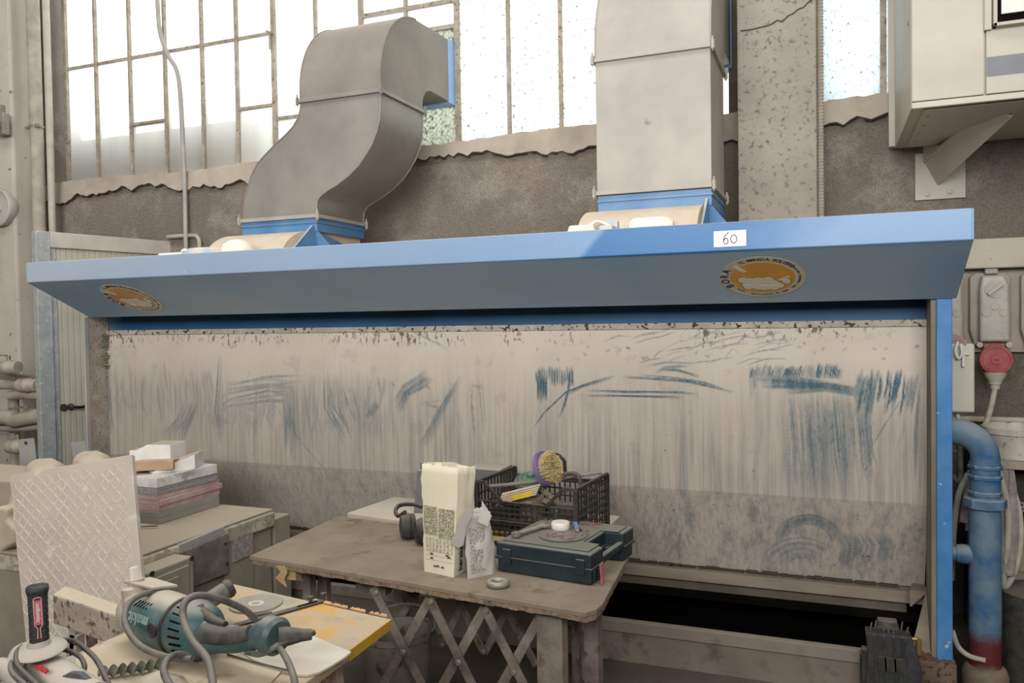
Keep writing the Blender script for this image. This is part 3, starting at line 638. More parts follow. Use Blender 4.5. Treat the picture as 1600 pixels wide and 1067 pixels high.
# ================================================================ RIGHT SIDE
HEAT = mat('cream_enamel', '#9f9c8f', '#aba89a', 2.5, rough=.45, dust=.15, spec=.4)
HEATL = mat('pale_enamel', '#b3aea2', '#a9a598', 3, rough=.5, dust=.15)
HX0, HX1, HY0, HY1, HZ0, HZ1 = .351, 1.75, 3.93, 4.86, 2.549, 3.55
t = thing('unit_heater', 'large cream metal heater box fixed high on the wall above the sockets', 'heater', (1.05, 4.4, HZ0))
MB().box((HX0+.008, HY0+.012, HZ0+.006), (HX1, HY1, HZ1)).build('casing', HEAT, t, .004)
MB().box((HX0, HY0, HZ0), (HX1, HY0+.02, HZ0+.026)).build('bottom_rail', HEATL, t, .003)
MB().box((HX0, HY0, HZ0+.03), (.628, HY0+.012, HZ1)).build('front_panel', HEAT, t, .003)
MB().box((.634, HY0-.002, HZ0+.03), (HX1, HY0+.012, HZ1)).build('front_panel', HEAT, t, .003)
MB().box((HX0-.002, HY0+.02, HZ0+.004), (HX0+.008, HY1-.02, HZ1)).build('side_panel', HEATL, t, .003)
MB().box((HX0-.03, HY1-.0, HZ0+.02), (HX0+.02, HY1+.06, HZ1)).build('rear_flashing', HEATL, t)
a, b = at(1541, 120, Y=HY0), at(1541, 90, Y=HY0)
MB().box((.636, HY0-.004, a.z), (HX1, HY0-.001, b.z)).build('stripe', mat('slate_stripe', '#6b6e76', '#777a80', 5, rough=.5), t, label='slate grey stripe')
a = at(1552, 42, Y=HY0-.03)
MB().box((a.x, HY0-.04, a.z), (HX1, HY0, a.z+.014)).box((a.x, HY0-.04, a.z), (a.x+.014, HY0, HZ1)).build('window_frame', HEATL, t, .002)
MB().box((a.x+.014, HY0-.012, a.z+.014), (HX1, HY0-.003, HZ1)).build('dark_opening', DEEPBLACK, t)
MB().box((a.x+.03, HY0-.03, a.z+.05), (HX1, HY0-.018, a.z+.12)).build('inner_card', WHITEP, t)
MB().box((a.x-.03, HY0-.02, a.z-.005), (a.x-.005, HY0, HZ1)).build('hinge_strip', HEATL, t)
sc = at(1419, 36, Y=4.05); MB().lathe([(.012, 0), (.012, .004)], (HX0-.002, 4.05, sc.z), (-1, 0, 0), 14).build('side_screw', STEEL, t)
MB().box((HX0+.05, HY0+.05, HZ0-.003), (.8, HY1-.05, HZ0+.004)).build('bottom_panel', HEAT, t)
for k in range(4): MB().lathe([(.006, 0), (.006, .004)], (.43, 4.1+k*.18, HZ0-.003), (0, 0, -1), 8).build('panel_screw', STEEL, t)
t2 = thing('wall_bracket', 'folded steel bracket with bolted plate carrying the cream heater', 'bracket', (.575, 4.9, 2.27))
MB().box((.455, 4.93, 2.275), (.70, 4.95, 2.53)).build('back_plate', HEAT, t2, .002)
p1, p2 = Vector((.575, 4.9, 2.36)), Vector((.575+.0, 4.05, 2.5))
A = [at(x, y, Y=Y) for x, y, Y in ((1443, 252, 4.93), (1465, 290, 4.93), (1497, 255, 4.93))]
B = [at(x, y, Y=Y) for x, y, Y in ((1545, 166, 4.2), (1580, 184, 4.2), (1592, 163, 4.2))]
v = A+B; v2 = [p+Vector((0, .0, .012)) for p in v]
MB().add(v+v2, [(0, 1, 4, 3), (1, 2, 5, 4), (6, 9, 10, 7), (7, 10, 11, 8), (0, 3, 9, 6), (2, 8, 11, 5), (0, 6, 7, 1), (1, 7, 8, 2), (3, 4, 10, 9), (4, 5, 11, 10)]).build('folded_strut', HEAT, t2)
MB().prism([at(1442, 228, Y=4.92), at(1443, 255, Y=4.92), at(1480, 226, Y=4.7)], (.008, 0, 0)).build('gusset', HEAT, t2)
for x, y in ((1449, 234), (1449, 304), (1484, 300)): MB().lathe([(.014, 0), (.014, .005), (.008, .006), (.008, .012)], at(x, y, Y=4.93), (0, -1, 0), 6).build('bolt', STEEL, t2)
# trunking above the sockets and the grey backing panel
TRK = mat('cream_trunking', '#b0a898', '#a69e8e', 4, rough=.6, dust=.25)
a, b = at(1600, 370, Y=4.82), at(1600, 417, Y=4.82)
t = thing('cable_trunking', 'wide cream cable trunking along the wall above the red plug', 'trunking', (1.2, 4.88, b.z))
MB().box((.35, 4.82, b.z), (1.9, 4.94, a.z)).build('trunking_body', TRK, t, .006)
for x, y in ((1520, 416), (1548, 404), (1588, 413), (1548, 390)): MB().lathe([(.006, 0), (.006, .004)], at(x, y, Y=4.82), (0, -1, 0), 8).build('screw', STEEL, t)
PNL = mat('grey_backboard', '#8f897c', '#9a9385', 5, rough=.7, dust=.3)
c_ = at(1600, 550, Y=4.92)
tag(MB().box((.5, 4.905, c_.z), (1.9, 4.94, b.z)).build('socket_backboard', PNL, None, .003), 'grey metal backboard behind the industrial sockets', 'panel')
SK = mat('grey_socket_housing', '#8d897d', '#9b968a', 6, rough=.55, dust=.25); SKC = mat('smoky_cover', '#a5a299', '#8d8a82', 9, rough=.35, dust=.3, spec=.5)
def socket(cx, lbl):
    zt, zb = at(1550, 428, Y=4.83).z, at(1550, 540, Y=4.83).z; H_ = zt-zb; W_ = .092
    t = thing('industrial_socket', lbl, 'socket', (cx, 4.87, zb), 'interlocked sockets on the backboard')
    MB().prism([(cx-W_*1.05, 4.905, zt-.01), (cx-W_*.75, 4.905, zt+.01), (cx+W_*.75, 4.905, zt+.01), (cx+W_, 4.905, zt-.02), (cx+W_*1.05, 4.905, zb), (cx-W_*.8, 4.905, zb), (cx-W_*1.05, 4.905, zb+.08)], (0, -.035, 0)).build('back_box', SK, t, .008)
    MB().prism([(cx-W_*.5, 4.87, zt-.005), (cx+W_*.6, 4.87, zt-.005), (cx+W_*.85, 4.87, zt-.06), (cx+W_*.9, 4.87, zb+.02), (cx-W_*.62, 4.87, zb+.02), (cx-W_*.62, 4.87, zt-.08)], (0, -.05, 0)).build('cover', SKC, t, .012)
    MB().box((cx-.03, 4.84, zt), (cx+.03, 4.9, zt+.035)).build('cable_gland', SK, t, .006)
    kx, kz = cx+W_*.12, zt-.08
    k = MB().lathe([(.047, 0), (.047, .006)], (kx, 4.822, kz), (0, -1, 0), 28).build('switch_dial', mat('dial_grey', '#9e9b93', '#b5b2aa', 20, rough=.5), t)
    MB().bar((kx-.033, 4.808, kz-.027), (kx+.033, 4.808, kz+.027), .02, .014).build('dial_grip', HEATL, k, .003)
    for dx, dz in ((0, -.17), (-.038, -.205), (.04, -.205)): MB().lathe([(.022, 0), (.019, .006), (.008, .006)], (kx+dx, 4.822, zt+dz), (0, -1, 0), 18).build('fuse_cap', HEATL, t, smooth=True)
    MB().box((kx-.035, 4.817, zb+.03), (kx+.035, 4.82, zb+.055)).build('rating_plate', HEATL, t)
    for dx in (-W_*.6, W_*.85): MB().lathe([(.015, 0), (.015, .02)], (cx+dx, 4.85, zb+.005), (0, -1, 0), 12).build('corner_screw', HEATL, t)
    MB().box((kx-.05, 4.83, zb-.03), (kx+.05, 4.87, zb+.01)).build('socket_mouth', RED_PL, t, .006)
    return t, kx, zb
RED_PL = mat('red_plastic', '#8c2a34', '#a8525a', 8, rough=.55, dust=.15)
x1 = at(1550, 480, Y=4.83).x
t, kx, zb = socket(x1, 'grey interlocked socket holding the red plug')
t.name = 'industrial_socket'
socket(x1-.215, 'grey interlocked socket half hidden behind the blue corner post')
socket(x1+.235, 'grey interlocked socket cut off by the right edge of the photo')
c = at(1555, 562, Y=4.76); t = thing('power_plug', 'large round red industrial plug hanging under the middle socket', 'plug', (c.x, c.y, c.z-.1))
MB().lathe([(.06, -.02), (.075, -.015), (.078, .02), (.074, .03), (.062, .033), (.06, .028), (.0, .03)], c, (0, -1, .05), 32).build('plug_body', RED_PL, t, smooth=True)
MB().bar(c+Vector((-.016, -.034, .012)), c+Vector((.016, -.034, .012)), .003, .003).bar(c+Vector((-.016, -.034, -.012)), c+Vector((.016, -.034, -.012)), .003, .003).bar(c+Vector((-.016, -.034, -.012)), c+Vector((-.016, -.034, .012)), .003, .003).bar(c+Vector((.016, -.034, -.012)), c+Vector((.016, -.034, .012)), .003, .003).build('plug_mark', mat('faded_pink', '#c07d80', rough=.6), t)
MB().lathe([(.052, 0), (.048, .02), (.03, .045), (.03, .06), (.022, .062), (.022, .085)], c-Vector((0, 0, .065)), (0, 0, -1), 20).build('plug_collar', HEATL, t, smooth=True)
pts = [c-Vector((0, 0, .14))]+[at(x, y, Y=Y) for x, y, Y in ((1552, 620, 4.74), (1546, 645, 4.7), (1535, 680, 4.6), (1531, 700, 4.5))]
MB().tube(pts, .014, 10).build('plug_cable', PALECABLE, t, smooth=True)
# pale box on the wall beside the blue post
a, b = at(1488, 537, Y=4.3), at(1523, 645, Y=4.3)
t = thing('junction_box', 'pale green grey metal box tucked behind the blue corner post', 'box', ((a.x+b.x)/2, 4.6, b.z))
MB().box((a.x-.1, 4.3, b.z), (b.x, 4.9, a.z)).build('box_body', mat('pale_green_box', '#b9b9a9', '#c2c1b2', 5, rough=.5, dust=.15), t, .008)
tt = MB().tube([at(1497, 534, Y=4.28), at(1493, 548, Y=4.27), at(1498, 560, Y=4.27), at(1503, 552, Y=4.27), at(1501, 537, Y=4.28)], .006, 8)
tt.build('wire_loop', WHITEP, t, smooth=True)
MB().box(at(1502, 551, Y=4.28), at(1515, 555, Y=4.29)).box(at(1503, 555, Y=4.28), at(1508, 573, Y=4.29)).build('latch', WHITEP, t, .003)
pk = mat('pink_cable', '#a98f92', rough=.6)
for k in range(3): MB().tube([at(1488, 523+3*k, Y=4.32), at(1500, 526+3*k, Y=4.31), at(1509, 536+2*k, Y=4.3)], .004, 6).build('pink_wire', pk, t, smooth=True)
# blue riser pipe
PB = NT('blue_pipe_paint'); xyz = PB.sep(); n1 = PB.noise(7, 5)
col = PB.mix(PB.rng(n1, .38, .6), '#27557f', '#5f7788'); lowm = PB.rng(PB.math('ADD', xyz[2], PB.math('MULTIPLY', n1, .12)), .36, .31)
col = PB.mix(lowm, col, '#5c2226'); lo2 = PB.rng(PB.math('ADD', xyz[2], PB.math('MULTIPLY', n1, .1)), .2, .17); col = PB.mix(lo2, col, '#7b7064')
PBM = PB.fin(PB.mix(PB.math('MULTIPLY', PB.up(.0, .8), .7), col, '#8f979b'), .6, spec=.3)
px_, py_ = .625, 3.9
t = thing('riser_pipe', 'thick blue water pipe with unions rising beside the booth, red at its foot', 'pipe', (px_, py_, .0))
R0 = .062
MB().lathe([(R0, .1), (R0, .80), (R0*.95, .82), (R0*.9, .90)], (px_, py_, 0), n=28).build('pipe_body', PBM, t, smooth=True)
z8 = at(1537, 855, Y=py_).z
MB().lathe([(R0*.95, z8+.17), (R0*.95, z8+.2), (R0*.8, z8+.21), (R0*.8, z8+.235)], (px_, py_, 0), n=24).build('thread_ring', PBM, t, smooth=True)
def hexring(y, r, h, nm): MB().lathe([(r*.93, -h/2), (r, -h/2+.005), (r, h/2-.005), (r*.93, h/2)], (px_, py_, at(1537, y, Y=py_).z), n=8).build(nm, PBM, t)
hexring(785, .083, .045, 'union_nut'); hexring(745, .066, .022, 'coupling_rib'); hexring(770, .066, .022, 'coupling_rib'); hexring(729, .066, .02, 'coupling_rib')
zc = at(1537, 757, Y=py_).z
MB().lathe([(.056, -.06), (.06, .0), (.056, .13)], (px_, py_, zc), n=20).build('coupling', PBM, t, smooth=True)
zt_ = at(1537, 722, Y=py_).z
arcp = [(px_, py_, zt_-.01)]+[(px_-.125+.125*math.cos(math.radians(a)), py_, zt_+.02+.11*math.sin(math.radians(a))) for a in range(0, 91, 15)]+[(px_-.16, py_, zt_+.13)]
MB().tube(arcp, .057, 18, smooth=False).build('bend', PBM, t, smooth=True)
MB().lathe([(.061, 0), (.061, .012)], (px_, py_, zt_-.012), n=20).build('bend_collar', PBM, t, smooth=True)
zz = at(1500, 865, Y=py_).z
MB().cyl((px_-.15, py_, zz), (px_-.04, py_, zz), .032).build('side_branch', PBM, t, smooth=True)
MB().lathe([(.038, 0), (.042, .02), (.042, .04), (.036, .06)], (px_-.11, py_, zz), (1, 0, 0), 16).build('branch_elbow', PBM, t, smooth=True)
MB().lathe([(.085, .0), (.088, .03), (.09, .1), (.08, .13), (.066, .14)], (px_, py_, 0), n=24).build('base_socket', mat('muddy_base', '#6f6456', '#857868', 8, rough=.9, bump=.3), t, smooth=True)
# cables and hoses
def cable(name, pts, r, m, lbl, cat='cable', group=None): return tag(MB().tube([at(x, y, Y=Y) for x, y, Y in pts], r, 10).build(name, m, smooth=True), lbl, cat, group)
cable('hose', [(1513, 740, 4.05), (1500, 765, 4.05), (1493, 800, 4.05), (1489, 850, 4.1), (1487, 905, 4.15)], .013, PALECABLE, 'pale hose arching left of the blue pipe, nearest the blue post', 'hose')
cable('hose', [(1553, 724, 4.06), (1566, 755, 4.05), (1575, 800, 4.05), (1574, 850, 4.05), (1568, 900, 4.06), (1570, 917, 4.07), (1584, 895, 4.08), (1594, 850, 4.1), (1592, 800, 4.12), (1580, 760, 4.14), (1566, 735, 4.15)], .014, PALECABLE, 'pale grey hose looped down right of the blue pipe', 'hose')
cable('cable_loop', [(1489, 650, 4.2), (1497, 690, 4.15), (1500, 720, 4.1), (1501, 742, 4.1), (1496, 752, 4.1), (1489, 742, 4.1)], .011, CABLE, 'grey cable hanging below the pale junction box against the blue post')
cable('cable_loop', [(1496, 648, 4.22), (1501, 670, 4.2), (1501, 692, 4.2), (1496, 706, 4.2), (1488, 704, 4.2)], .009, PALECABLE, 'short pale cable curling just under the junction box')
cable('floor_cable', [(1488, 985, 3.84), (1497, 1010, 3.84), (1515, 1025, 3.83), (1540, 1032, 3.82)], .011, PALECABLE, 'pale cable sagging to the foot of the blue pipe')
# cloth hung behind the pipe
def cloth(name, pts, thick, m, lbl, off=(0, .03, 0)):
    mb = MB().prism([at(x, y, Y=Y) for x, y, Y in pts], off)
    return tag(mb.build(name, m, None, .01, smooth=True), lbl, 'cloth')
RAG = mat('dirty_rag', '#7f7776', '#9a918e', 20, rough=.95, bump=.8, bscale=30)
cb = MB(); random.seed(4)
for k in range(9):
    x = 1513+k*8; cb.tube([at(x+3, 735, Y=4.06), at(x+random.uniform(-5, 5), 800, Y=4.07+.015*(k % 2)), at(x+random.uniform(-6, 4)*(1-k/8), 838+k*9-abs(k-5)*4, Y=4.06)], [.012, .03, .024, .014], 8)
tag(cb.build('hanging_rag', RAG, smooth=True), 'crumpled greyish rag hanging behind the blue pipe', 'rag')
# shelves with bucket
SH = mat('dusty_shelf', '#857d70', '#978e80', 7, rough=.85, dust=.3, bump=.2)
DARK = mat('dark_board', '#3b3731', '#46413a', 6, rough=.9)
t = thing('storage_shelf', 'dusty grey shelf unit at the right edge behind the blue pipe', 'shelf', (1.1, 4.4, 0))
for y, nm in ((722, 'shelf_board'), (912, 'shelf_board')):
    z = at(1580, y, Y=4.2).z; MB().box((.68, 4.2, z-.035), (1.7, 4.85, z)).build(nm, SH, t, .004)
MB().box((.68, 4.78, .0), (1.7, 4.85, at(1580, 722, Y=4.2).z-.04)).build('back_board', DARK, t)
MB().box((1.64, 4.22, 0), (1.7, 4.78, at(1580, 722, Y=4.2).z-.04)).box((.70, 4.72, 0), (.76, 4.78, at(1580, 722, Y=4.2).z-.04)).build('shelf_post', SH, t)
z = at(1580, 722, Y=4.2).z; cx = at(1592, 700, Y=4.38).x
t = thing('paint_bucket', 'dirty white round bucket on the upper shelf right of the blue bend', 'bucket', (cx, 4.38, z))
MB().lathe([(.135, 0), (.145, .11), (.155, .112), (.157, .14), (.15, .145), (.14, .142), (.135, .1), (.05, .1)], (cx, 4.38, z+.001), n=36).build('bucket_wall', mat('dirty_white', '#b7b2a6', '#9b958a', 10, rough=.7, specks='#6f6a60', sp=(.62, .68), spscale=30), t, smooth=True)
for k, (x0, x1_, y0, y1, m_, lb_) in enumerate(((1575, 1640, 860, 912, SH, 'pale grey carton on the lower shelf'), (1583, 1640, 740, 800, DARK, 'dark carton with a number hanging beneath the upper shelf'))):
    a, b = at(x0, y1, Y=4.4), at(x1_, y0, Y=4.4)
    o = MB().box((a.x, 4.4, at(1580, 912, Y=4.2).z+.001 if k == 0 else a.z), (b.x, 4.7, b.z)).build('carton', m_, None, .005); tag(o, lb_, 'box')
a = at(1597, 793, Y=4.4); text('number', '3', .07, (a.x, 4.398, a.z), (1, 0, 0), (0, 0, 1), STEEL, o)
# pipe along the wall, and a blue tool behind the bucket
a = at(1540, 655, Y=4.88); tag(MB().cyl((.35, 4.88, a.z), (1.9, 4.88, a.z), .016).build('wall_conduit', PVC, smooth=True), 'thin horizontal conduit on the wall just above the white bucket', 'pipe')
a = at(1563, 668, Y=4.6); tag(MB().lathe([(.035, 0), (.035, .02), (.024, .022), (.024, .07), (.03, .072), (.03, .1)], (a.x, 4.6, at(1580, 722, Y=4.2).z+.001), n=16).build('pipe_fitting', PVC, smooth=True), 'grey plastic pipe fitting standing behind the bucket', 'fitting')
a = at(1590, 680, Y=4.62); t = thing('pistol_tool', 'dusty navy tool lying behind the white bucket', 'tool', (a.x+.05, 4.66, z))
MB().box((a.x-.12, 4.6, z), (a.x+.3, 4.72, z+.075)).build('tool_body', mat('navy_plastic', '#33364f', '#4a4c5c', 9, rough=.6, up=.5), t, .012)
MB().cyl((a.x-.03, 4.66, z+.1), (a.x+.15, 4.66, z+.085), .03).build('tool_barrel', PVC, t, smooth=True)
tag(MB().lathe([(.16, 0), (.17, .3), (.15, .42), (.1, .44)], (.86, 4.1, 0), n=28).build('black_drum', BLACKP, smooth=True), 'dark drum on the floor at the right edge below the shelves', 'drum')
# black ribbed plastic thing in the trough corner
t = thing('ribbed_case', 'black ribbed plastic case with wire guard hanging over the trough at right', 'case', (.24, 3.6, 0))
def Q(x, y, Y=3.6): return at(x, y, Y=Y)
MB().prism([Q(1352, 988), Q(1424, 996), Q(1440, 1045), Q(1442, 1075), Q(1352, 1075), Q(1356, 1020)], (0, .08, 0)).build('case_body', mat('black_case', '#26272a', '#35363a', 18, rough=.6, dust=.25, dcol='#6a6866'), t, .005)
for x in (1366, 1381, 1396, 1410): MB().bar(Q(x, 991+(x-1352)*.1, 3.598), Q(x+5, 1072, 3.598), .008, .008).build('rib', BLACKP, t, .001)
MB().prism([Q(1371, 1026, 3.594), Q(1411, 1031, 3.594), Q(1412, 1052, 3.594), Q(1372, 1047, 3.594)], (0, .006, 0)).build('name_plate', BLACKP, t)
MB().prism([Q(1344, 1022, 3.65), Q(1356, 1022, 3.65), Q(1356, 1075, 3.65), Q(1344, 1075, 3.65)], (0, .06, 0)).build('side_flap', BLACKP, t, .004)
for x, y, yt in ((1360, 990, 973), (1367, 990, 970), (1380, 990, 978), (1388, 992, 980), (1396, 992, 982), (1408, 994, 972), (1417, 994, 980)):
    MB().tube([Q(x, y, 3.62), Q(x+.5, (y+yt)/2, 3.63), Q(x+2, yt, 3.66)], .0035, 6).build('guard_wire', BLACKP, t, smooth=True)
MB().prism([Q(1371, 969, 3.66), Q(1402, 972, 3.66), Q(1407, 990, 3.66), Q(1368, 990, 3.66)], (0, .05, 0)).build('guard_top', BLACKR, t, .006)
MB().box((.13, 3.61, 0), (.33, 3.66, .25)).build('case_foot', BLACKP, t)
# ================================================================ LEFT SIDE
random.seed(11)
# insulated door standing behind the booth's left end
DA = at(55, 360, Y=3.95); DB = at(277, 378, z=DA.z); zT = DA.z; dv = DB-DA; dl = dv.length; du = dv.normalized(); dn = Vector((du.y, -du.x, 0))
t = thing('insulated_door', 'tall pale panelled door with galvanised frame behind the booth at left', 'door', (DA.x, DA.y, 0))
DT = Matrix((du, -dn, Vector((0, 0, 1)))).transposed().to_4x4(); DT.translation = Vector((DA.x, DA.y, 0))
ZINC = mat('galvanised_frame', '#8f989d', '#a3a8a8', 9, rough=.5, metal=.15, dust=.25, specks='#bcc0c0', sp=(.55, .7), spscale=40)
ZDUST = mat('dusty_frame', '#a9a69c', '#b7b2a7', 6, rough=.7, dust=.3)
def D(): m_ = MB(); m_.tf = DT; return m_
D().box((0, 0, 0), (.10, .06, zT)).build('door_frame', ZINC, t, .004)
D().box((.10, .012, 0), (.14, .05, zT-.1)).build('frame_rebate', ZINC, t, .003)
D().box((.1, 0, zT-.11), (dl, .06, zT)).build('door_head', ZDUST, t, .004)
D().box((dl-.08, 0, 0), (dl, .06, zT-.11)).build('door_frame', ZDUST, t, .004)
DP = mat('ribbed_door_sheet', '#aeab9c', '#b8b4a6', 3, rough=.55, dust=.2)
pr = D(); x = .14
while x < dl-.08:
    pr.box((x, .02, 0), (x+.03, .05, zT-.11)).box((x+.03, .024, 0), (x+.042, .05, zT-.11)); x += .042
pr.build('door_leaf', DP, t, kind='stuff')
hz = at(100, 637, Y=4.1).z
hl = D(); hp = MB(); hp.tf = DT
hp.lathe([(.026, 0), (.026, .012)], (.16, .02, hz), (0, -1, 0), 18); hp.build('lock_escutcheon', BLACKP, t, smooth=True)
D().lathe([(.024, 0), (.024, .014), (.012, .016), (.012, .05)], (.21, .02, hz), (0, -1, 0), 18).build('handle_rose', BLACKP, t, smooth=True)
D().tube([(.21, -.03, hz), (.27, -.035, hz-.004), (.35, -.035, hz+.012)], [.011, .012, .013], 10).build('door_handle', mat('black_lever', '#121213', rough=.3, spec=.6), t, smooth=True)
# grey valves and pipes on the column
def gp(name, pts, r, lbl, Y=4.3, m=GP, cat='pipe'):
    return tag(MB().tube([at(x, y, Y=Y) for x, y in pts], r, 12).build(name, m, smooth=True), lbl, cat)
def valve(cx, cy, Y, lbl, handle=True):
    p = at(cx, cy, Y=Y); t = thing('pipe_valve', lbl, 'valve', p, 'valves on the pipes at far left')
    MB().lathe([(.045, -.09), (.05, -.08), (.05, -.05), (.038, -.045), (.055, -.02), (.055, .02), (.038, .045), (.05, .05), (.05, .08), (.045, .09)], p, (1, .1, 0), 14).build('valve_body', GP, t, smooth=True)
    if handle:
        MB().cyl(p, p+Vector((0, 0, .09)), .014).build('valve_stem', STEEL, t, smooth=True)
        MB().bar(p+Vector((-.02, 0, .09)), p+Vector((-.2, -.02, .1)), .02, .01, (0, 0, 1)).build('valve_lever', RUST, t, .002)
    return t
gp('grey_pipe', [(-30, 600), (30, 602), (64, 600), (110, 600)], .035, 'grey plastic pipe, topmost of the pipes at the left edge')
gp('grey_pipe', [(-30, 666), (30, 668), (64, 665), (110, 664)], .034, 'grey plastic pipe, second from the top at the left edge')
gp('grey_pipe', [(-30, 657+30), (18, 618+68), (30, 616), (64, 616)], .018, 'thin grey pipe crossing at the left edge') if 0 else None
gp('grey_pipe', [(16, 618), (38, 616), (52, 617), (110, 618)], .038, 'grey plastic pipe stub beneath the second pipe at left', 4.32)
gp('grey_pipe', [(-30, 655), (8, 652), (22, 656), (40, 653), (64, 650), (110, 650)], .058, 'thick grey pipe with elbow, lowest of the horizontal pipes at left', 4.25)
valve(14, 574, 4.25, 'valve with red lever above the top pipe at far left')
valve(44, 602, 4.28, 'grey union valve on the second pipe at far left', False)
valve(28, 698, 4.2, 'grey valve low at far left above the leaning slab', True)
for x, r_, lb in ((22, .04, 'vertical grey pipe left of the short metal strip'), (38, .05, 'darker vertical grey pipe right of its neighbour behind the metal strip')):
    p = at(x, 650, Y=4.42); tag(MB().cyl((p.x, 4.42, 0), (p.x, 4.42, at(20, 615 if x == 22 else 690, Y=4.42).z), r_).build('vertical_pipe', GP, smooth=True), lb, 'pipe')
a = at(-20, 583, Y=4.45); b = at(66, 600, Y=4.0)
tag(MB().bar(at(-30, 622-38, Y=4.4), at(72, 594, Y=4.4), .06, .05, (0, 0, 1)).build('angle_bracket', RUST, None, .004), 'dark angle iron running between the pipes at far left', 'bracket')
p = at(12, 640, Y=4.22); tag(MB().bar(at(15, 639, Y=4.2), at(45, 635, Y=4.2), .02, .012, (0, 1, 0)).tube([at(40, 636, Y=4.2), at(42, 636, Y=4.34)], .012).build('lever_handle', RUST), 'small lever handle between the grey pipes', 'lever')
# machine cabinet with tile stack
CX, CY0, CY1, CZ = -2.705, 2.42, 3.42, .679
CAB = mat('grey_beige_enamel', '#8a8475', '#9a9384', 4, rough=.7, dust=.35, up=.85, bump=.15, dcol='#b3a896')
CABC = mat('chipped_enamel', '#a39c8b', '#c3bdac', 16, lo=.5, hi=.56, rough=.65, dust=.15, specks='#7d7364', sp=(.6, .64), spscale=40)
t = thing('machine_cabinet', 'dusty beige machine cabinet with control boxes under the tile stack', 'cabinet', (-3.05, 2.95, 0))
MB().box((-3.5, CY0, 0), (CX-.02, CY1, CZ-.03)).build('cabinet_body', CAB, t, .006)
MB().box((-3.5, CY0-.01, CZ-.088), (CX, CY1+.01, CZ-.012)).build('top_rail', CABC, t, .008)
MB().box((-3.52, CY0-.02, CZ-.012), (CX-.012, CY1+.012, CZ)).build('cabinet_top', CAB, t, .003)
def cx_(px, py, X=CX): return at(px, py, X=X)
def slabX(mb, pts, X, th): return mb.prism([cx_(x, y, X) for x, y in pts], (-th, 0, 0))
slabX(MB(), [(352, 846), (396, 828), (396, 960), (352, 985)], CX-.006, .013).build('side_stile', CAB, t, .002)
slabX(MB(), [(365, 842), (395, 829), (395, 865), (365, 879)], CX+.001, .006).build('instruction_plate', finem('worn_print', '#a29d98', '#86817c', 60, .5), t, label='worn grey instruction plate')
slabX(MB(), [(281, 851), (351, 822), (351, 834), (281, 864)], CX+.004, .02).build('vent_strip', mat('pale_grey_strip', '#9c9c98', '#a8a7a2', 6, rough=.6), t, .003)
slabX(MB(), [(282, 864), (358, 832), (359, 895), (284, 925)], CX+.012, .025).build('dark_cover', mat('dark_grey_cover', '#55544f', '#67655f', 8, rough=.6, dust=.3), t, .004)
for x, y in ((352, 849), (354, 880)): MB().lathe([(.008, 0), (.008, .004)], cx_(x, y, CX+.012), (1, 0, 0), 8).build('cover_screw', BLACKP, t)
bx = MB().prism([cx_(x, y, CX+.11) for x, y in ((228, 897), (303, 868), (305, 975), (228, 1005))], (-.11, 0, 0)).build('terminal_box', CAB, t, .008, label='square beige terminal box on the cabinet side')
slabX(MB(), [(240, 905), (296, 882), (297, 950), (240, 975)], CX+.118, .01).build('box_lid', CAB, bx, .004)
slabX(MB(), [(251, 912), (280, 900), (281, 950), (251, 962)], CX+.124, .006).build('lid_panel', CAB, bx, .002)
for x, y in ((237, 896), (299, 872)): MB().lathe([(.011, 0), (.011, .006)], cx_(x, y, CX+.11), (1, 0, 0), 12).build('lid_screw', BLACKP, bx)
tag(MB().box((-2.98, CY1+.025, 0), (CX-.02, CY1+.16, CZ-.06)).build('side_cabinet', CAB, None, .005), 'narrow dusty metal box standing behind the machine cabinet, left of the dusty table', 'box')
# tile stack
TG = mat('grey_porcelain', '#8b8a88', '#97968f', 6, rough=.6, up=.5); TP = mat('pink_marble', '#a98d8c', '#c4aca9', 14, rough=.8, bump=.35, bscale=60, up=.4)
TS = mat('speckled_granite', '#77767a', '#a9a7a9', 120, rough=.7, up=.4); TM = mat('white_marble', '#bfbdbd', '#dcdad8', 5, lo=.45, hi=.6, rough=.5, up=.3, specks='#9a9b9e', sp=(.6, .7), spscale=8)
TW = mat('white_stone', '#e4e2e0', '#d5d2cd', 6, rough=.5, up=1.0, dcol='#b5aa98'); TT = mat('tan_stone', '#bd9a80', '#a88a74', 10, rough=.8, bump=.3, up=1.0, dcol='#b3a590')
sx, sy = -3.044, 2.978
def zy(y): return at(248, y, Y=sy).z
rows = [(820.5, 811, TG, 0, 0, 'grey porcelain tile, lowest of the stack on the machine cabinet'), (810.5, 800.5, TG, 0, .0, 'grey porcelain tile, second from the bottom of the stack'), (800, 790.5, TP, -.004, .012, 'pink marble tile, lowest of the three pink ones'),
        (790, 781.5, TP, .006, .02, 'pink marble tile, middle of the three pink ones'), (781, 773.5, TP, -.004, .008, 'pink marble tile, topmost of the three pink ones'), (773, 766.5, TS, .0, -.006, 'speckled granite tile, lower of two in the stack'),
        (766, 760.5, TS, -.004, .0, 'speckled granite tile, upper of two in the stack'), (760, 744.5, TM, 0, -.01, 'thick white veined marble tile near the top of the stack')]
z = CZ+.001
for yb, yt, m_, ox, oy, lb in rows:
    h_ = zy(yt)-zy(yb); mb = MB(); mb.tf = Matrix.Translation((sx-.2+ox, sy+.21, z))@Matrix.Rotation(oy*1.5, 4, 'Z'); mb.box((-.2, -.21, 0), (.2, .21+oy, h_-.001))
    tag(mb.build('stone_tile', m_, None, .0015), lb, 'tile', 'tiles stacked on the machine cabinet'); z += h_
ztop = z
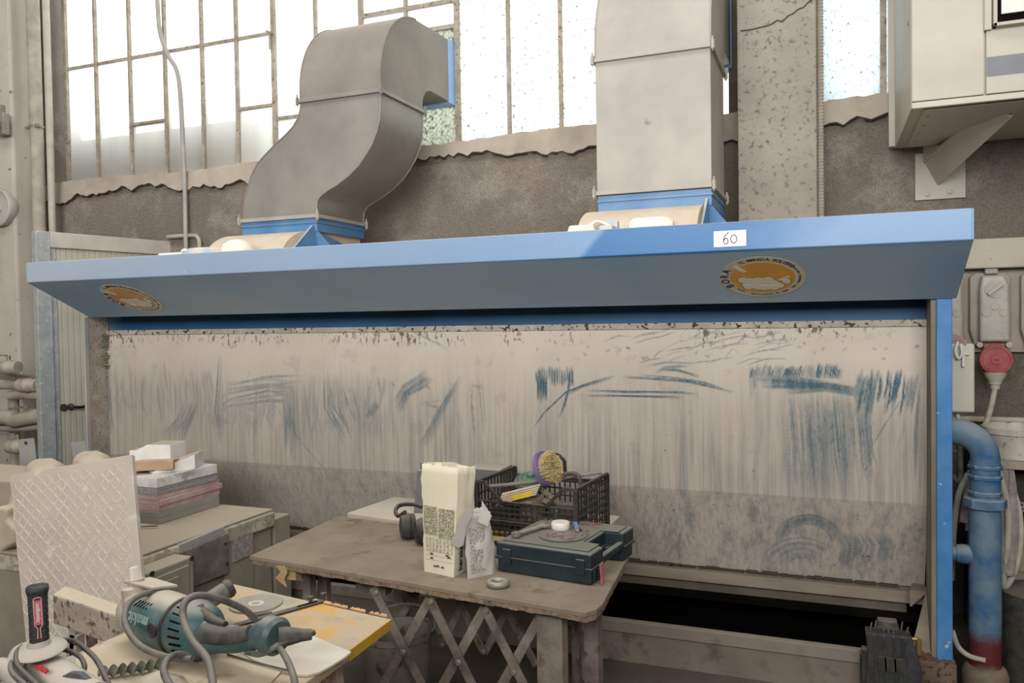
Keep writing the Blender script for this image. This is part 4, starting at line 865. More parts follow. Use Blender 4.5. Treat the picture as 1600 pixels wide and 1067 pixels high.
def chunk(name, pts, z0, h, m_, lb):
    mb = MB().prism([at(x, y, z=z0) for x, y in pts], (0, 0, h)); return tag(mb.build(name, m_, None, .003), lb, 'stone', 'stone offcuts on top of the tile stack')
mb = MB(); b0 = [(sx-.10, sy+.07), (sx+.0, sy+.25), (sx-.08, sy+.4), (sx-.22, sy+.14)]
chunkA = MB().add([(x, y, ztop+.0) for x, y in b0]+[(x, y, ztop+hh) for (x, y), hh in zip(b0, (.012, .075, .075, .012))], [(0, 1, 2, 3), (4, 5, 6, 7), (0, 1, 5, 4), (1, 2, 6, 5), (2, 3, 7, 6), (3, 0, 4, 7)])
tag(chunkA.build('stone_wedge', TW, None, .002), 'white wedge of stone, right of the three offcuts on the tile stack', 'stone', 'stone offcuts on top of the tile stack')
bb = MB(); bb.tf = Matrix.Translation((sx-.27, sy+.3, ztop+.001))@Matrix.Rotation(.25, 4, 'Z'); bb.prism([(-.13, -.09, 0), (.1, -.09, 0), (.1, -.09, .12), (-.03, -.09, .12), (-.09, -.09, .09), (-.13, -.09, .09)], (0, .16, 0))
tag(bb.build('stone_block', TW, None, .004), 'white stone block with a dusty notched top, rearmost on the tile stack', 'stone', 'stone offcuts on top of the tile stack')
pc = at(243, 730, z=ztop+.02); bb = MB(); bb.tf = Matrix.Translation((pc.x, pc.y, ztop+.008))@Matrix.Rotation(.6, 4, 'Z')@Matrix.Rotation(-.12, 4, 'X')@Matrix.Rotation(.0, 4, 'Y'); bb.box((-.10, -.085, 0), (.10, .1, .05))
tag(bb.build('stone_piece', TT, None, .003), 'flat tan stone piece lying at the front of the tile stack', 'stone', 'stone offcuts on top of the tile stack')
bb = MB().tube([at(218, 823, z=CZ+.012), at(230, 822, z=CZ+.012), at(246, 821.5, z=CZ+.012)], .004, 6); tag(bb.build('thin_rod', RUST), 'thin rod on the cabinet at the foot of the tile stack', 'rod')
# leaning slab with the net imprint
TL, TRp = at(14, 742, Y=2.36), at(205, 710, Y=2.44); BLd = at(44, 1040, Y=2.12)-TL; nn = BLd.cross(TRp-TL).normalized(); nn = nn if nn.y > 0 else -nn; BRd = hit(229, 1000, TL, nn)-TRp
kl = -TL.z/BLd.z; kr = -TRp.z/BRd.z; BLp = TL+BLd*kl; BRp = TRp+BRd*kr
SLAB = mat('resin_slab', '#a79e94', '#b3aaa0', 3, rough=.5, dust=.35, spec=.35, bump=.06, specks='#c3bbb1', sp=(.62, .7), spscale=12)
SLE = mat('slab_net', '#d3ccc2', '#bdb5aa', 12, rough=.6)
t = thing('leaning_slab', 'large pale slab with a net imprint leaning against the machine cabinet', 'slab', ((BLp+BRp)/2))
MB().prism([TL, TRp, BRp, BLp], nn*.022).build('slab_plate', SLAB, t, .003)
def sp_(u, v): a = TL.lerp(TRp, u); b = BLp.lerp(BRp, u); return a.lerp(b, v)-nn*.0005
net = MB(); wS, hS = (TRp-TL).length, (BLp-TL).length; cell = .036; ca, sa = math.cos(.78), math.sin(.78)
for i in range(-30, 60):
    for j in range(-30, 60):
        cxm = (i*ca*.95-j*sa*.95)*cell; cym = (i*sa*1.1+j*ca*1.1)*cell
        if not (.02 < cxm < wS-.045 and .03 < cym < hS*.62): continue
        if random.random() < .07: continue
        h2 = cell*.46; ring = []
        for q, (dx, dy) in enumerate(((-1, -1), (1, -1), (1, 1), (-1, 1))):
            for s2 in (-.3, .3):
                a_ = math.atan2(dy, dx)+s2; rr = h2*1.32; X_ = rr*math.cos(a_); Y_ = rr*math.sin(a_)
                ring.append((cxm+(X_*ca-Y_*sa)*.95, cym+(X_*sa+Y_*ca)*1.1))
        nseg = 8 if random.random() < .6 else random.choice((4, 5, 6)); st0 = random.randrange(8)
        for q in range(nseg):
            p = ring[(q+st0) % 8]; r_ = ring[(q+st0+1) % 8]
            if math.hypot(p[0]-r_[0], p[1]-r_[1]) < 1e-4: continue
            net.bar(sp_(p[0]/wS, p[1]/hS), sp_(r_[0]/wS, r_[1]/hS), .0022, .0016, nn)
o = net.build('net_imprint', SLE, t); o['kind'] = 'stuff'
# metal strips standing behind the slab
ZS = mat('zinc_strip', '#9a9ca0', '#a8aaad', 5, rough=.5, metal=.2, dust=.2)
def strip(px4, Y, lb):
    p = [at(x, y, Y=Y) for x, y in px4]; base = [Vector((p[0].x, Y+.12, 0)), Vector((p[1].x, Y+.12, 0))]
    tq = thing('metal_strip', lb, 'strip', base[0]); MB().prism([p[3], p[2], base[1], base[0]], (0, .006, 0)).build('strip_plate', ZS, tq)
    return tq, p
tq, p = strip([(22, 760), (48, 760), (52, 684), (28, 687)], 3.1, 'grey metal strip with a hole, left of the two standing behind the slab')
MB().lathe([(.009, 0), (.009, .002)], at(40, 692, Y=3.096), (0, -1, 0), 12).build('hole', BLACKP, tq)
tq, p = strip([(104, 760), (129, 760), (133, 689), (111, 691)], 3.2, 'grey metal strip, right of the two standing behind the slab')
# lumps behind the slab
LUMP = mat('dusty_lump', '#aba08f', '#bbb1a1', 8, rough=.9, bump=.2)
def lump(name, c, r, lb, m_=LUMP, cat='stone', sq=(1, 1, 1), seed=1, base=None, flat=.35):
    rr = random.Random(seed); V = []; F_ = []; nu, nv = 14, 8
    for j in range(nv+1):
        ph = PI*j/nv
        for i in range(nu):
            th = 2*PI*i/nu; k = r*(1+rr.uniform(-.13, .13)*(0 < j < nv)); z_ = k*math.cos(ph)*sq[2]
            V.append((c[0]+k*math.sin(ph)*math.cos(th)*sq[0], c[1]+k*math.sin(ph)*math.sin(th)*sq[1], c[2]+max(z_, -flat*r)))
    for j in range(nv):
        for i in range(nu): F_.append((j*nu+i, j*nu+(i+1) % nu, (j+1)*nu+(i+1) % nu, (j+1)*nu+i))
    o = MB().add(V, F_).build(name, m_, None); o.modifiers.new('sub', 'SUBSURF').levels = 2; o.modifiers['sub'].render_levels = 2
    for q in o.data.polygons: q.use_smooth = True
    return tag(o, lb, cat)
BZ = at(120, 735, Y=2.95).z
t = thing('sink_ledge', 'low dusty ledge left of the cabinet carrying pale lumps behind the slab', 'ledge', (-3.9, 2.9, 0))
MB().box((-4.3, 2.72, 0), (-3.53, 3.06, BZ-.02)).build('ledge_body', CAB, t, .01)
lump('plaster_lump', at(72, 738, Y=2.85), .1, 'pale round lump behind the slab, between the two metal strips', sq=(1.3, .8, .7))
lump('plaster_lump', at(145, 724, Y=2.95), .09, 'pale round lump behind the slab, right of the right metal strip', sq=(1.4, .8, .7))
# slabs and white casting at the far left edge
SL2 = mat('dark_slate', '#6e6c6a', '#8b8780', 5, rough=.7, up=.7); z0 = at(12, 905, Y=2.4).z
t = thing('stone_trough', 'pale stained stone block at the far left below the stacked slabs', 'block', (-3.4, 2.7, 0))
MB().box((-3.95, 2.3, 0), (-3.53, 2.69, z0)).build('block_body', mat('stained_block', '#aaa08c', '#bcb29f', 3, rough=.9, bump=.3, specks='#6b6252', sp=(.6, .66), spscale=14), t, .012)
zz0 = z0+.001
for k, (h_, m_, lb) in enumerate(((.025, SL2, 'dark slab, lowest of the slabs stacked at the far left edge'), (.025, SL2, 'dark slab, second from the bottom at the far left edge'), (.03, SL2, 'dark slab, third from the bottom at the far left edge'), (.045, LUMP, 'pale thick slab topmost at the far left edge'))):
    tag(MB().box((-3.9+.01*k, 2.3+.012*(k % 2), zz0), (-3.53-.008*(k % 2), 2.68, zz0+h_)).build('stone_slab', m_, None, .004), lb, 'slab', 'slabs stacked at the far left edge'); zz0 += h_+.008 if k < 3 else h_+.001
p = at(3, 815, Y=2.42)
tc = thing('white_casting', 'cream rounded casting on the slabs at the far left edge', 'casting', (p.x, 2.62, zz0))
MB().prism([at(x, y, Y=2.4) for x, y in ((-40, 800), (-40, 862), (-8, 868), (20, 850), (22, 826), (10, 812), (12, 794), (0, 792))], (0, .2, 0)).build('casting_body', mat('cream_casting', '#c6bba6', '#b5aa96', 6, rough=.7), tc, .015, seg=3)
MB().prism([at(x, y, Y=2.45) for x, y in ((12, 790), (18, 765), (26, 770), (24, 826), (10, 812))], (0, .1, 0)).build('casting_fin', mat('pale_green_fin', '#a9a890', '#b8b5a0', 6, rough=.7), tc, .006)
# ================================================================ THE DUSTY TABLE AND WHAT IS ON IT
random.seed(21)
TZ = .72
PLY = mat('dusty_plywood', '#75685a', '#8f8271', 3.2, lo=.35, hi=.65, rough=.9, bump=.25, bscale=50, specks='#675849', sp=(.6, .68), spscale=7, dust=.3, dcol='#a2978a')
EDGE = mat('chipped_board_edge', '#8a725a', '#5c4836', 30, rough=.95, bump=.6, bscale=60, dust=.3)
FL, FR, BL, BR = at(390, 868, z=TZ), at(915, 957, z=TZ), at(530, 806, z=TZ), at(982, 868, z=TZ)
t = thing('work_table', 'dusty plywood table on folding scissor legs in front of the booth', 'table', ((FL+BR)/2-Vector((0, 0, TZ))))
FRc = at(942, 943, z=TZ); BRc = at(975, 863, z=TZ)
top = [FL, FR, at(932, 952, z=TZ), FRc, BR, at(984, 862, z=TZ), BRc, BL]
N = len(top)
MB().prism(top, (0, 0, -.016)).build('table_top', PLY, t, .002)
eb = MB(); cE = sum(top, Vector())/N
for i in range(N):
    a, b = top[i], top[(i+1) % N]; k = max(1, int((b-a).length/.03))
    for j in range(k):
        p, q = a.lerp(b, j/k), a.lerp(b, (j+1)/k); o_ = random.uniform(-.006, .001)
        p2, q2 = p+(cE-p)*(.006-o_*.8), q+(cE-q)*(.006-o_*.8); eb.prism([p2-Vector((0, 0, .016)), q2-Vector((0, 0, .016)), q2+(cE-q2)*.04-Vector((0, 0, .016)), p2+(cE-p2)*.04-Vector((0, 0, .016))], (0, 0, -.016+random.uniform(-.003, .002)))
eb.build('board_edge', EDGE, t, kind='stuff')
MB().prism([p+(cE-p)*.04-Vector((0, 0, .03)) for p in top], (0, 0, -.006)).build('under_board', EDGE, t)
ux = (FR-FL).normalized(); uy = Vector((-ux.y, ux.x, 0))
def leg(px, w, d, m_, Y=None, nm='leg', top_y=None):
    p = at(px, 960, z=TZ-.04) if Y is None else at(px, 930, Y=Y)
    p.z = 0
    mb = MB(); mb.tf = Matrix((ux, uy, Vector((0, 0, 1)))).transposed().to_4x4(); mb.tf.translation = p
    return mb.box((-w/2, -d/2, 0), (w/2, d/2, TZ-.038)).build(nm, m_, t, .003)
LEGW = mat('grey_leg', '#787167', '#635b52', 9, rough=.85, bump=.3, dust=.3, stretch=(1, 1, .4), specks='#54483e', sp=(.6, .66), spscale=14)
leg(862, .095, .05, LEGW, 2.53); leg(926, .055, .05, RUST, 2.72); leg(900, .03, .03, RUST, 2.86)
leg(484, .04, .04, LEGW, 2.78); leg(507, .05, .03, LEGW, 2.86)
# scissor lattice of flat bars with rivets
LAT = mat('flat_bar', '#6f685e', '#595249', 10, rough=.75, dust=.35, up=.4, specks='#54473b', sp=(.6, .66), spscale=25)
def lat(x0, y0, x1, y1, Y, w=.034, m_=LAT): 
    MB().bar(at(x0, y0, Y=Y), at(x1, y1, Y=Y), w, .006, (0, -1, 0)).build('scissor_bar', m_, t, .001)
def riv(x, y, Y): MB().lathe([(.012, 0), (.012, .003), (.008, .007), (.0, .008)], at(x, y, Y=Y), (0, -1, 0), 12).build('rivet', STEEL, t, smooth=True)
YL = 2.56
for x0, y0, x1, y1 in ((583, 918, 700, 1150), (671, 934, 792, 1180), (756, 948, 875, 1180)): lat(x0, y0, x1, y1, YL)
for x0, y0, x1, y1 in ((671, 936, 545, 1170), (757, 950, 632, 1180), (845, 962, 722, 1180)): lat(x0, y0, x1, y1, YL+.014)
for x, y in ((587, 926), (673, 940), (760, 953), (630, 1019), (716, 1035), (802, 1051)): riv(x, y, YL-.005)
YK = 3.0
for x0, y0, x1, y1 in ((634, 912, 690, 1012), (712, 925, 755, 1018), (784, 938, 838, 1040), (905, 985, 925, 1050)): lat(x0, y0, x1, y1, YK, .032, RUST)
for x0, y0, x1, y1 in ((665, 905, 612, 985), (735, 920, 690, 1008), (805, 930, 757, 1020)): lat(x0, y0, x1, y1, YK+.012, .03, LAT)
for x, y in ((690, 1008), (755, 1018), (838, 1035)): riv(x, y, YK-.006)
MB().box(at(556, 925, Y=2.75), at(612, 905, Y=2.8)).build('rail', LEGW, t)
MB().prism([at(860, 948, Y=2.5), at(885, 951, Y=2.5), at(885, 962, Y=2.5), at(860, 960, Y=2.5)], (0, .06, 0)).build('wood_block', mat('pale_wood', '#b19a74', '#a08a68', 8, rough=.9), t)
tp = MB().prism([at(x, y, Y=2.56) for x, y in ((431, 884), (445, 884), (449, 895), (444, 905), (448, 918), (436, 908), (430, 903), (438, 894))], (0, .003, 0)).box(at(445, 884, Y=2.58), at(472, 902, Y=2.62))
tp.build('masking_tape', mat('old_tape', '#b79f73', '#a68f66', 8, rough=.8), t)
# bucket under the table
q = at(620, 985, z=.42); t = thing('black_bucket', 'grey stained bucket with black inside standing under the dusty table', 'bucket', (q.x, q.y, 0))
MB().lathe([(.10, 0), (.125, .2), (.135, .40), (.142, .405), (.142, .425), (.13, .427), (.118, .2), (.09, .02)], (q.x, q.y, 0), n=40).build('bucket_wall', mat('stained_bucket', '#6f6a62', '#827c72', 8, rough=.8, bump=.3, specks='#4c4640', sp=(.58, .64), spscale=14), t, smooth=True)
MB().lathe([(.115, .15), (.12, .22)], (q.x, q.y, 0), n=32).build('black_residue', DEEPBLACK, t)
MB().tube([(q.x+.14*math.cos(a), q.y+.05+.14*math.sin(a)*.6, .43+.05*math.sin(a)) for a in [math.radians(d) for d in range(-10, 200, 15)]], .004, 8).build('bucket_handle', STEEL, t, smooth=True)
# second bench behind, pale slab end
t = thing('rear_bench', 'pale dusty bench board behind the table carrying the black crate', 'bench', (-1.55, 3.5, 0))
rb = [Vector((-2.16, 3.275, .735)), Vector((-.90, 3.09, .735)), Vector((-.90, 3.62, .735)), Vector((-2.12, 3.66, .735))]
MB().prism(rb, (0, 0, -.03)).build('bench_board', mat('pale_bench', '#a2978a', '#b1a698', 5, rough=.85, dust=.4, up=.6, bump=.15), t, .004)
for x, y in ((-2.0, 3.5), (-1.05, 3.5)): MB().box((x-.03, y-.03, 0), (x+.03, y+.03, .705)).build('leg', LEGW, t, .003)
a = at(778, 838, z=.737); tag(MB().prism([at(757, 822, z=.737), at(800, 826, z=.737), at(790, 848, z=.737), at(757, 845, z=.737)], (0, 0, .012)).build('yellow_tray', mat('straw_plastic', '#b5a374', '#a7925e', 6, rough=.7), None, .004), 'straw yellow tray glimpsed between the white bag and the case', 'tray')
# black lattice crate
KX0, KY0 = at(897, 862, z=.736).x, at(897, 862, z=.736).y
ca_ = -.09; kx = Vector((math.cos(ca_), math.sin(ca_), 0)); ky = Vector((-kx.y, kx.x, 0)); KY0 += .04; KO = Vector((KX0, KY0, .737)); KW, KD, KH = .45, .36, .235
K = Matrix((kx, ky, Vector((0, 0, 1)))).transposed().to_4x4(); K.translation = KO
t = thing('plastic_crate', 'black open lattice plastic crate full of tools behind the green case', 'crate', KO)
def kb(): m_ = MB(); m_.tf = K; return m_
CR = mat('crate_black', '#191817', '#272522', 20, rough=.6, dust=.2, up=.35, dcol='#867d72')
lw = kb()
for i in range(19): x = -KW*(i/18); lw.box((x-.0025, 0, .0), (x+.0025, .006, KH*.66))
for j in range(8): z_ = KH*.66*j/7; lw.box((-KW, -.001, z_-.003), (0, .006, z_+.003))
lw.build('front_lattice', CR, t, kind='stuff')
lr = kb()
for i in range(13): y = KD*i/12; lr.box((-.006, y-.003, 0), (0, y+.003, KH*.98))
for j in range(9): z_ = KH*.98*j/8; lr.box((-.007, 0, z_-.003), (.001, KD, z_+.003))
lr.build('side_lattice', CR, t, kind='stuff')
ll = kb()
for i in range(13): y = KD*i/12; ll.box((-KW, y-.003, 0), (-KW+.006, y+.003, KH*.98))
for j in range(6): z_ = KH*.98*j/5; ll.box((-KW, 0, z_-.003), (-KW+.006, KD, z_+.003))
ll.build('side_lattice', CR, t, kind='stuff')
lb_ = kb()
for i in range(19): x = -KW*(i/18); lb_.box((x-.0025, KD-.006, .0), (x+.0025, KD, KH*.8))
for j in range(7): z_ = KH*.8*j/6; lb_.box((-KW, KD-.006, z_-.003), (0, KD, z_+.003))
lb_.build('rear_lattice', CR, t, kind='stuff')
kb().box((-KW, 0, 0), (0, KD, .006)).build('crate_floor', CR, t)
def rb_(pts, nm='rim', w=.014):
    m_ = kb()
    for p, q in zip(pts, pts[1:]): m_.bar(p, q, w, .014, (0, 1, 0) if abs(p[1]-q[1]) < .01 else (1, 0, 0))
    m_.build(nm, CR, t, .002)
H1, H2 = KH, KH*.66
rb_([(-KW, 0, H1), (-KW*.93, 0, H1), (-KW*.74, 0, H2), (-KW*.30, 0, H2), (-KW*.12, 0, H1), (0, 0, H1)], 'front_rim')
rb_([(-KW, 0, H2), (0, 0, H2)], 'front_rim', .01); rb_([(-KW, 0, H2*.5), (0, 0, H2*.5)], 'front_rim', .008)
rb_([(0, 0, H1), (0, KD, H1)], 'side_rim'); rb_([(-KW, 0, H1), (-KW, KD, H1)], 'side_rim')
rb_([(-KW, KD, H1*.85), (0, KD, H1*.85)], 'rear_rim')
rb_([(-KW*.75, KD, H1*.85), (-KW*.73, KD, H1*1.22), (-KW*.66, KD, H1*1.3), (-KW*.52, KD, H1*1.3), (-KW*.45, KD, H1*1.2), (-KW*.44, KD, H1*.85)], 'rear_handle'); rb_([(-KW*.6, KD, H1*.85), (-KW*.6, KD, H1*1.3)], 'rear_handle', .03)
for x, y in ((0, 0), (-KW, 0), (0, KD), (-KW, KD)): kb().box((x-.012, y-.008, 0), (x+.008, y+.008, KH)).build('corner_rib', CR, t, .002)
# contents of the crate
def kp(u, v, h): return K@Vector((-KW*(1-u), KD*v, h))
junk = [(.15, .3, BLACKP), (.35, .6, DEEPBLACK), (.6, .5, STEEL), (.82, .4, BLACKR), (.5, .25, RUST), (.3, .35, BLACKR)]
for i, (u, v, m_) in enumerate(junk):
    p = kp(u, v, .01); mb = MB(); mb.tf = Matrix.Translation(p)@Matrix.Rotation(i*1.1, 4, 'Z')@Matrix.Rotation(.12*(i % 3), 4, 'X')
    mb.box((-.055, -.03, .0), (.055, .03, .1+.012*i)); nm, lb = (('tool_box', 'dark blocky tool in the left half of the black crate'), ('dark_block', 'black block at the back of the crate'), ('steel_block', 'grey steel block at the centre of the crate'), ('dark_block', 'dark rubber block in the right half of the crate'), ('rusty_block', 'rusty block behind the yellow banded ruler in the crate'), ('dark_block', 'dark block under the ruler in the crate'))[i]
    tag(mb.build(nm, m_, None, .008), lb, 'tool', 'loose tools in the crate')
# folding ruler
a, b = at(778, 779, Y=KY0+.04), at(838, 764, Y=KY0+.1); t = thing('folding_ruler', 'folded white wooden ruler with yellow band lying in the black crate', 'ruler', a)
RW = mat('ruler_white', '#c9b9a4', '#b89f8b', 20, rough=.7)
for k in range(5):
    o_ = Vector((.003*k, .004*k, .009*k-.02)); MB().bar(a+o_, b+o_, .006, .03, (0, 1, 0)).build('ruler_blade', RW, t, .0008)
dd = (b-a); MB().bar(a+dd*.42+Vector((0, -.018, -.012)), a+dd*.92+Vector((0, -.018, -.012)), .02, .002, (0, 1, 0)).build('yellow_band', mat('ruler_yellow', '#c9b21e', rough=.6), t)
# green fan disc, brush wheel
p = at(830, 752, Y=KY0+.22); t = thing('green_disc', 'dark green ridged plastic disc in the crate left of the brush', 'disc', p)
MB().lathe([(.075, -.03), (.078, -.01), (.07, 0), (.066, 0), (.064, -.004), (.05, .008), (.046, .008), (.044, .004), (.03, .016), (.026, .016), (.022, .012), (.012, .026), (.004, .028)], p+Vector((0, 0, .01)), (.05, -.35, 1), 30).build('disc_body', mat('dark_green', '#2f5a48', '#3f6b58', 12, rough=.55, up=.25), t, smooth=True)
p = at(848, 733, Y=KY0+.16); t = thing('brush_wheel', 'round brush with straw bristles and purple rim standing in the crate', 'brush', p)
ax = Vector((.92, -.22, .3)).normalized()
MB().lathe([(.072, 0), (.076, .004), (.074, .02), (.06, .022)], p, ax, 32).build('purple_rim', mat('purple_plastic', '#6a5a86', '#7b6b96', 10, rough=.5), t, smooth=True)
a_ = ax.cross(Vector((0, 0, 1))).normalized(); b_ = ax.cross(a_); br = MB()
for k in range(900):
    r_ = .066*math.sqrt(random.uniform(.08, 1)); th = random.uniform(0, 2*PI); s0 = p+(a_*math.cos(th)+b_*math.sin(th))*r_*.92+ax*.015; s1 = s0+(a_*math.cos(th)+b_*math.sin(th))*random.uniform(-.004, .012)+ax*random.uniform(.035, .05)+Vector([random.uniform(-.003, .003) for _ in range(3)])
    n_1 = ax.cross(Vector((random.random(), random.random(), .3))).normalized()*.0012; n_2 = ax.cross(n_1).normalized()*.0012
    br.add([s0+n_1, s0-n_1*.5+n_2, s0-n_1*.5-n_2, s1+n_1*.8, s1-n_1*.5+n_2*.8, s1-n_1*.5-n_2*.8], [(0, 1, 4, 3), (1, 2, 5, 4), (2, 0, 3, 5), (3, 4, 5)])
o = br.build('bristles', mat('straw_bristle', '#b8a673', '#cdbd8c', 60, rough=.8), t); o['kind'] = 'stuff'
p0, p1 = at(762, 760, Y=KY0+.05), at(940, 738, Y=KY0+.3)
tag(MB().tube([p0, p0.lerp(p1, .4)-Vector((0, 0, .004)), p1], .0075, 8).build('long_rod', mat('brown_rod', '#7b6f66', '#8f857b', 20, rough=.7), smooth=True), 'long thin brownish rod laid across the top of the black crate', 'rod')
for k, (x0, y0, x1, y1, lb) in enumerate(((838, 760, 870, 782, 'dark steel bar in the crate beside the ruler, upper of two'), (828, 772, 860, 786, 'dark steel bar in the crate beside the ruler, lower of two'))):
    tag(MB().bar(at(x0, y0, Y=KY0+.22), at(x1, y1, Y=KY0+.08), .022, .012, (.3, -1, .4)).build('steel_bar', RUST, None, .002), lb, 'bar')
p = at(884, 744, Y=KY0+.2); tag(MB().tube([at(874, 752, Y=KY0+.2), at(880, 742, Y=KY0+.2), at(900, 740, Y=KY0+.2), at(907, 755, Y=KY0+.2), at(905, 765, Y=KY0+.2)], .009, 8).build('bent_handle', BLACKR, smooth=True), 'bent dark handle at the right end of the black crate', 'handle')
# grey board and box behind the bag
GB = mat('dark_grey_board', '#5f5f5e', '#6d6c69', 6, rough=.7, up=.7)
tag(MB().prism([at(645, 815, Y=3.36), at(668, 815, Y=3.36), at(668, 735, Y=3.42), at(652, 735, Y=3.42)], (0, .02, 0)).box(at(657, 760, Y=3.44), at(676, 722, Y=3.46)).build('grey_board', GB, None, .002), 'dark grey board leaning upright behind the tall paper bag', 'board')
a, b = at(722, 800, Y=3.40), at(742, 745, Y=3.40)
tag(MB().box((a.x, 3.44, .736), (b.x+.11, 3.6, b.z+.03)).build('grey_box', GB, None, .004), 'dark grey box between the tall paper bag and the crate', 'box')
# ear defenders
t = thing('ear_defenders', 'black ear defenders lying on the table left of the tall bag', 'ear defenders', at(645, 828, z=TZ))
for x, y, Y in ((637, 808, 3.0), (660, 808, 2.95)):
    p = at(x, y, Y=Y); p.z = TZ+.056
    MB().lathe([(.02, -.035), (.042, -.03), (.05, -.01), (.052, .006), (.046, .01), (.05, .016), (.048, .03), (.03, .032)], p, (.75, .6, 0), 24, 1.1, .85).build('ear_cup', BLACKP, t, smooth=True)
pa = at(620, 795, Y=3.05); MB().tube([at(633, 800, Y=2.99), at(622, 806, Y=3.05), at(618, 797, Y=3.08), at(626, 789, Y=3.1), at(645, 788, Y=3.06), at(660, 792, Y=3.0)], .009, 8).build('headband', BLACKP, t, smooth=True)
# paper bags
def bagmesh(base, top, zt, fold=.0, bulge=.006, n=14, seed=1, wr=.004):
    """base/top: quads of corner points; returns side walls as a crumpled sheet"""
    rr = random.Random(seed); V = []; F_ = []; per = 10; rows = n
    for j in range(rows+1):
        v = j/rows
        for s_i in range(4):
            for i in range(per):
                u = i/per; p = base[s_i].lerp(base[(s_i+1) % 4], u); q = top[s_i].lerp(top[(s_i+1) % 4], u); r_ = p.lerp(q, v)
                cen = sum(base, Vector())/4*(1-v)+sum(top, Vector())/4*v; o_ = (r_-cen); o_.z = 0
                k = bulge*math.sin(PI*min(v*1.3, 1))*math.sin(PI*u)+rr.uniform(-wr, wr)*(v > .22)+.0025*math.sin(v*17+s_i*2)*v
                r_ = r_+o_.normalized()*k
                if j == rows: r_.z += rr.uniform(-.003, .003)
                V.append(r_)
    m_ = 4*per
    for j in range(rows):
        for i in range(m_): F_.append((j*m_+i, j*m_+(i+1) % m_, (j+1)*m_+(i+1) % m_, (j+1)*m_+i))
    F_.append(list(range(m_))[::-1]); return MB().add(V, F_)
CRM = mat('cream_paper', '#d0c9b1', '#d9d3c0', 4, rough=.8, dust=.1)
q0, q1 = at(663, 893, z=TZ), at(709, 903, z=TZ); d_ = (q1-q0); hd_ = Vector((-d_.y, d_.x, 0)).normalized()
q2 = at(739, 886, z=TZ); q3 = q0+(q2-q1); q0, q1, q2, q3 = [p+Vector((0, 0, .001)) for p in (q0, q1, q2, q3)]
T0, T1 = at(658, 724, Y=q0.y+.02), at(716, 731, Y=q1.y+.05); T2 = at(742, 729, Y=q2.y-.03); T3 = T0+Vector((.03, .05, .0))
t = thing('paper_bag', 'tall open cream paper bag with printed text standing on the table', 'bag', (q0+q2)/2)
bm_ = bagmesh([q0, q1, q2, q3], [T0, T1, T2, T3], 0, seed=4, wr=.0025)
o = bm_.build('bag_paper', CRM, t, smooth=True); sd = o.modifiers.new('sol', 'SOLIDIFY'); sd.thickness = .0012
MB().prism([at(690, 722, Y=q0.y+.06), at(690, 730, Y=q0.y+.06), at(727, 735, Y=q0.y+.08), at(722, 727, Y=q0.y+.08), at(708, 722, Y=q0.y+.07)], (0, .002, 0)).build('folded_flap', CRM, t)
INK = mat('grey_ink', '#55524a', rough=.8); SMALLP = finem('small_print', '#cfc7a8', '#6f6b5c', 260, .47)
fnm = d_.cross(Vector((0, 0, 1))).normalized(); fnm = fnm if fnm.y < 0 else -fnm
def onface(u, h, P_=(q0, q1), TT_=(T0, T1), off=.010):
    a = P_[0].lerp(P_[1], u); b = TT_[0].lerp(TT_[1], u); p = a.lerp(b, h); k = .006*math.sin(PI*min(h*1.3, 1))*math.sin(PI*u); nrm = (P_[1]-P_[0]).cross(Vector((0, 0, 1))).normalized()
    return p+nrm*(k+.0035+.0025*abs(math.sin(h*17))*h)
def patch(u0, u1, h0, h1, m_, nm, P_=(q0, q1), TT_=(T0, T1)):
    MB_ = MB(); V = []; nn_ = 6
    for j in range(nn_+1):
        for i in range(nn_+1): V.append(onface(u0+(u1-u0)*i/nn_, h0+(h1-h0)*j/nn_, P_, TT_))
    return MB_.add(V, [(j*(nn_+1)+i, j*(nn_+1)+i+1, (j+1)*(nn_+1)+i+1, (j+1)*(nn_+1)+i) for j in range(nn_) for i in range(nn_)])
for a in ((.06, .47, .36, .62), (.52, .96, .34, .61)): patch(*a, SMALLP, '').build('printed_block', SMALLP, t)
tl = MB()
for k in range(8): u = .12+.11*k; tl.v += []; tl.add([onface(u, .21), onface(u+.05, .21), onface(u+.05, .33), onface(u, .33)], [(0, 1, 2, 3)])
tl.build('printed_table', finem('table_print', '#cfc7a8', '#77736a', 190, .52), t)
tl = MB()
for h_ in (.205, .165, .125): tl.add([onface(.1, h_), onface(.95, h_), onface(.95, h_+.002), onface(.1, h_+.002)], [(0, 1, 2, 3)])
for u, h_ in ((.25, .175), (.25, .135), (.75, .18), (.8, .165), (.45, .07), (.6, .065), (.35, .065)): tl.add([onface(u, h_), onface(u+.09, h_), onface(u+.09, h_+.018), onface(u, h_+.018)], [(0, 1, 2, 3)])
tl.build('printed_symbols', INK, t)
sn = (q2-q1).cross(Vector((0, 0, 1))).normalized()
c_ = onface(.2, .19, (q1, q2), (T1, T2))+sn*.0045
text('bag_lettering', 'kerakoll', .034, c_, (T1.lerp(T2, .4)-q1.lerp(q2, .4)), -(q2-q1), BLACKINK, t, bold=.0006)
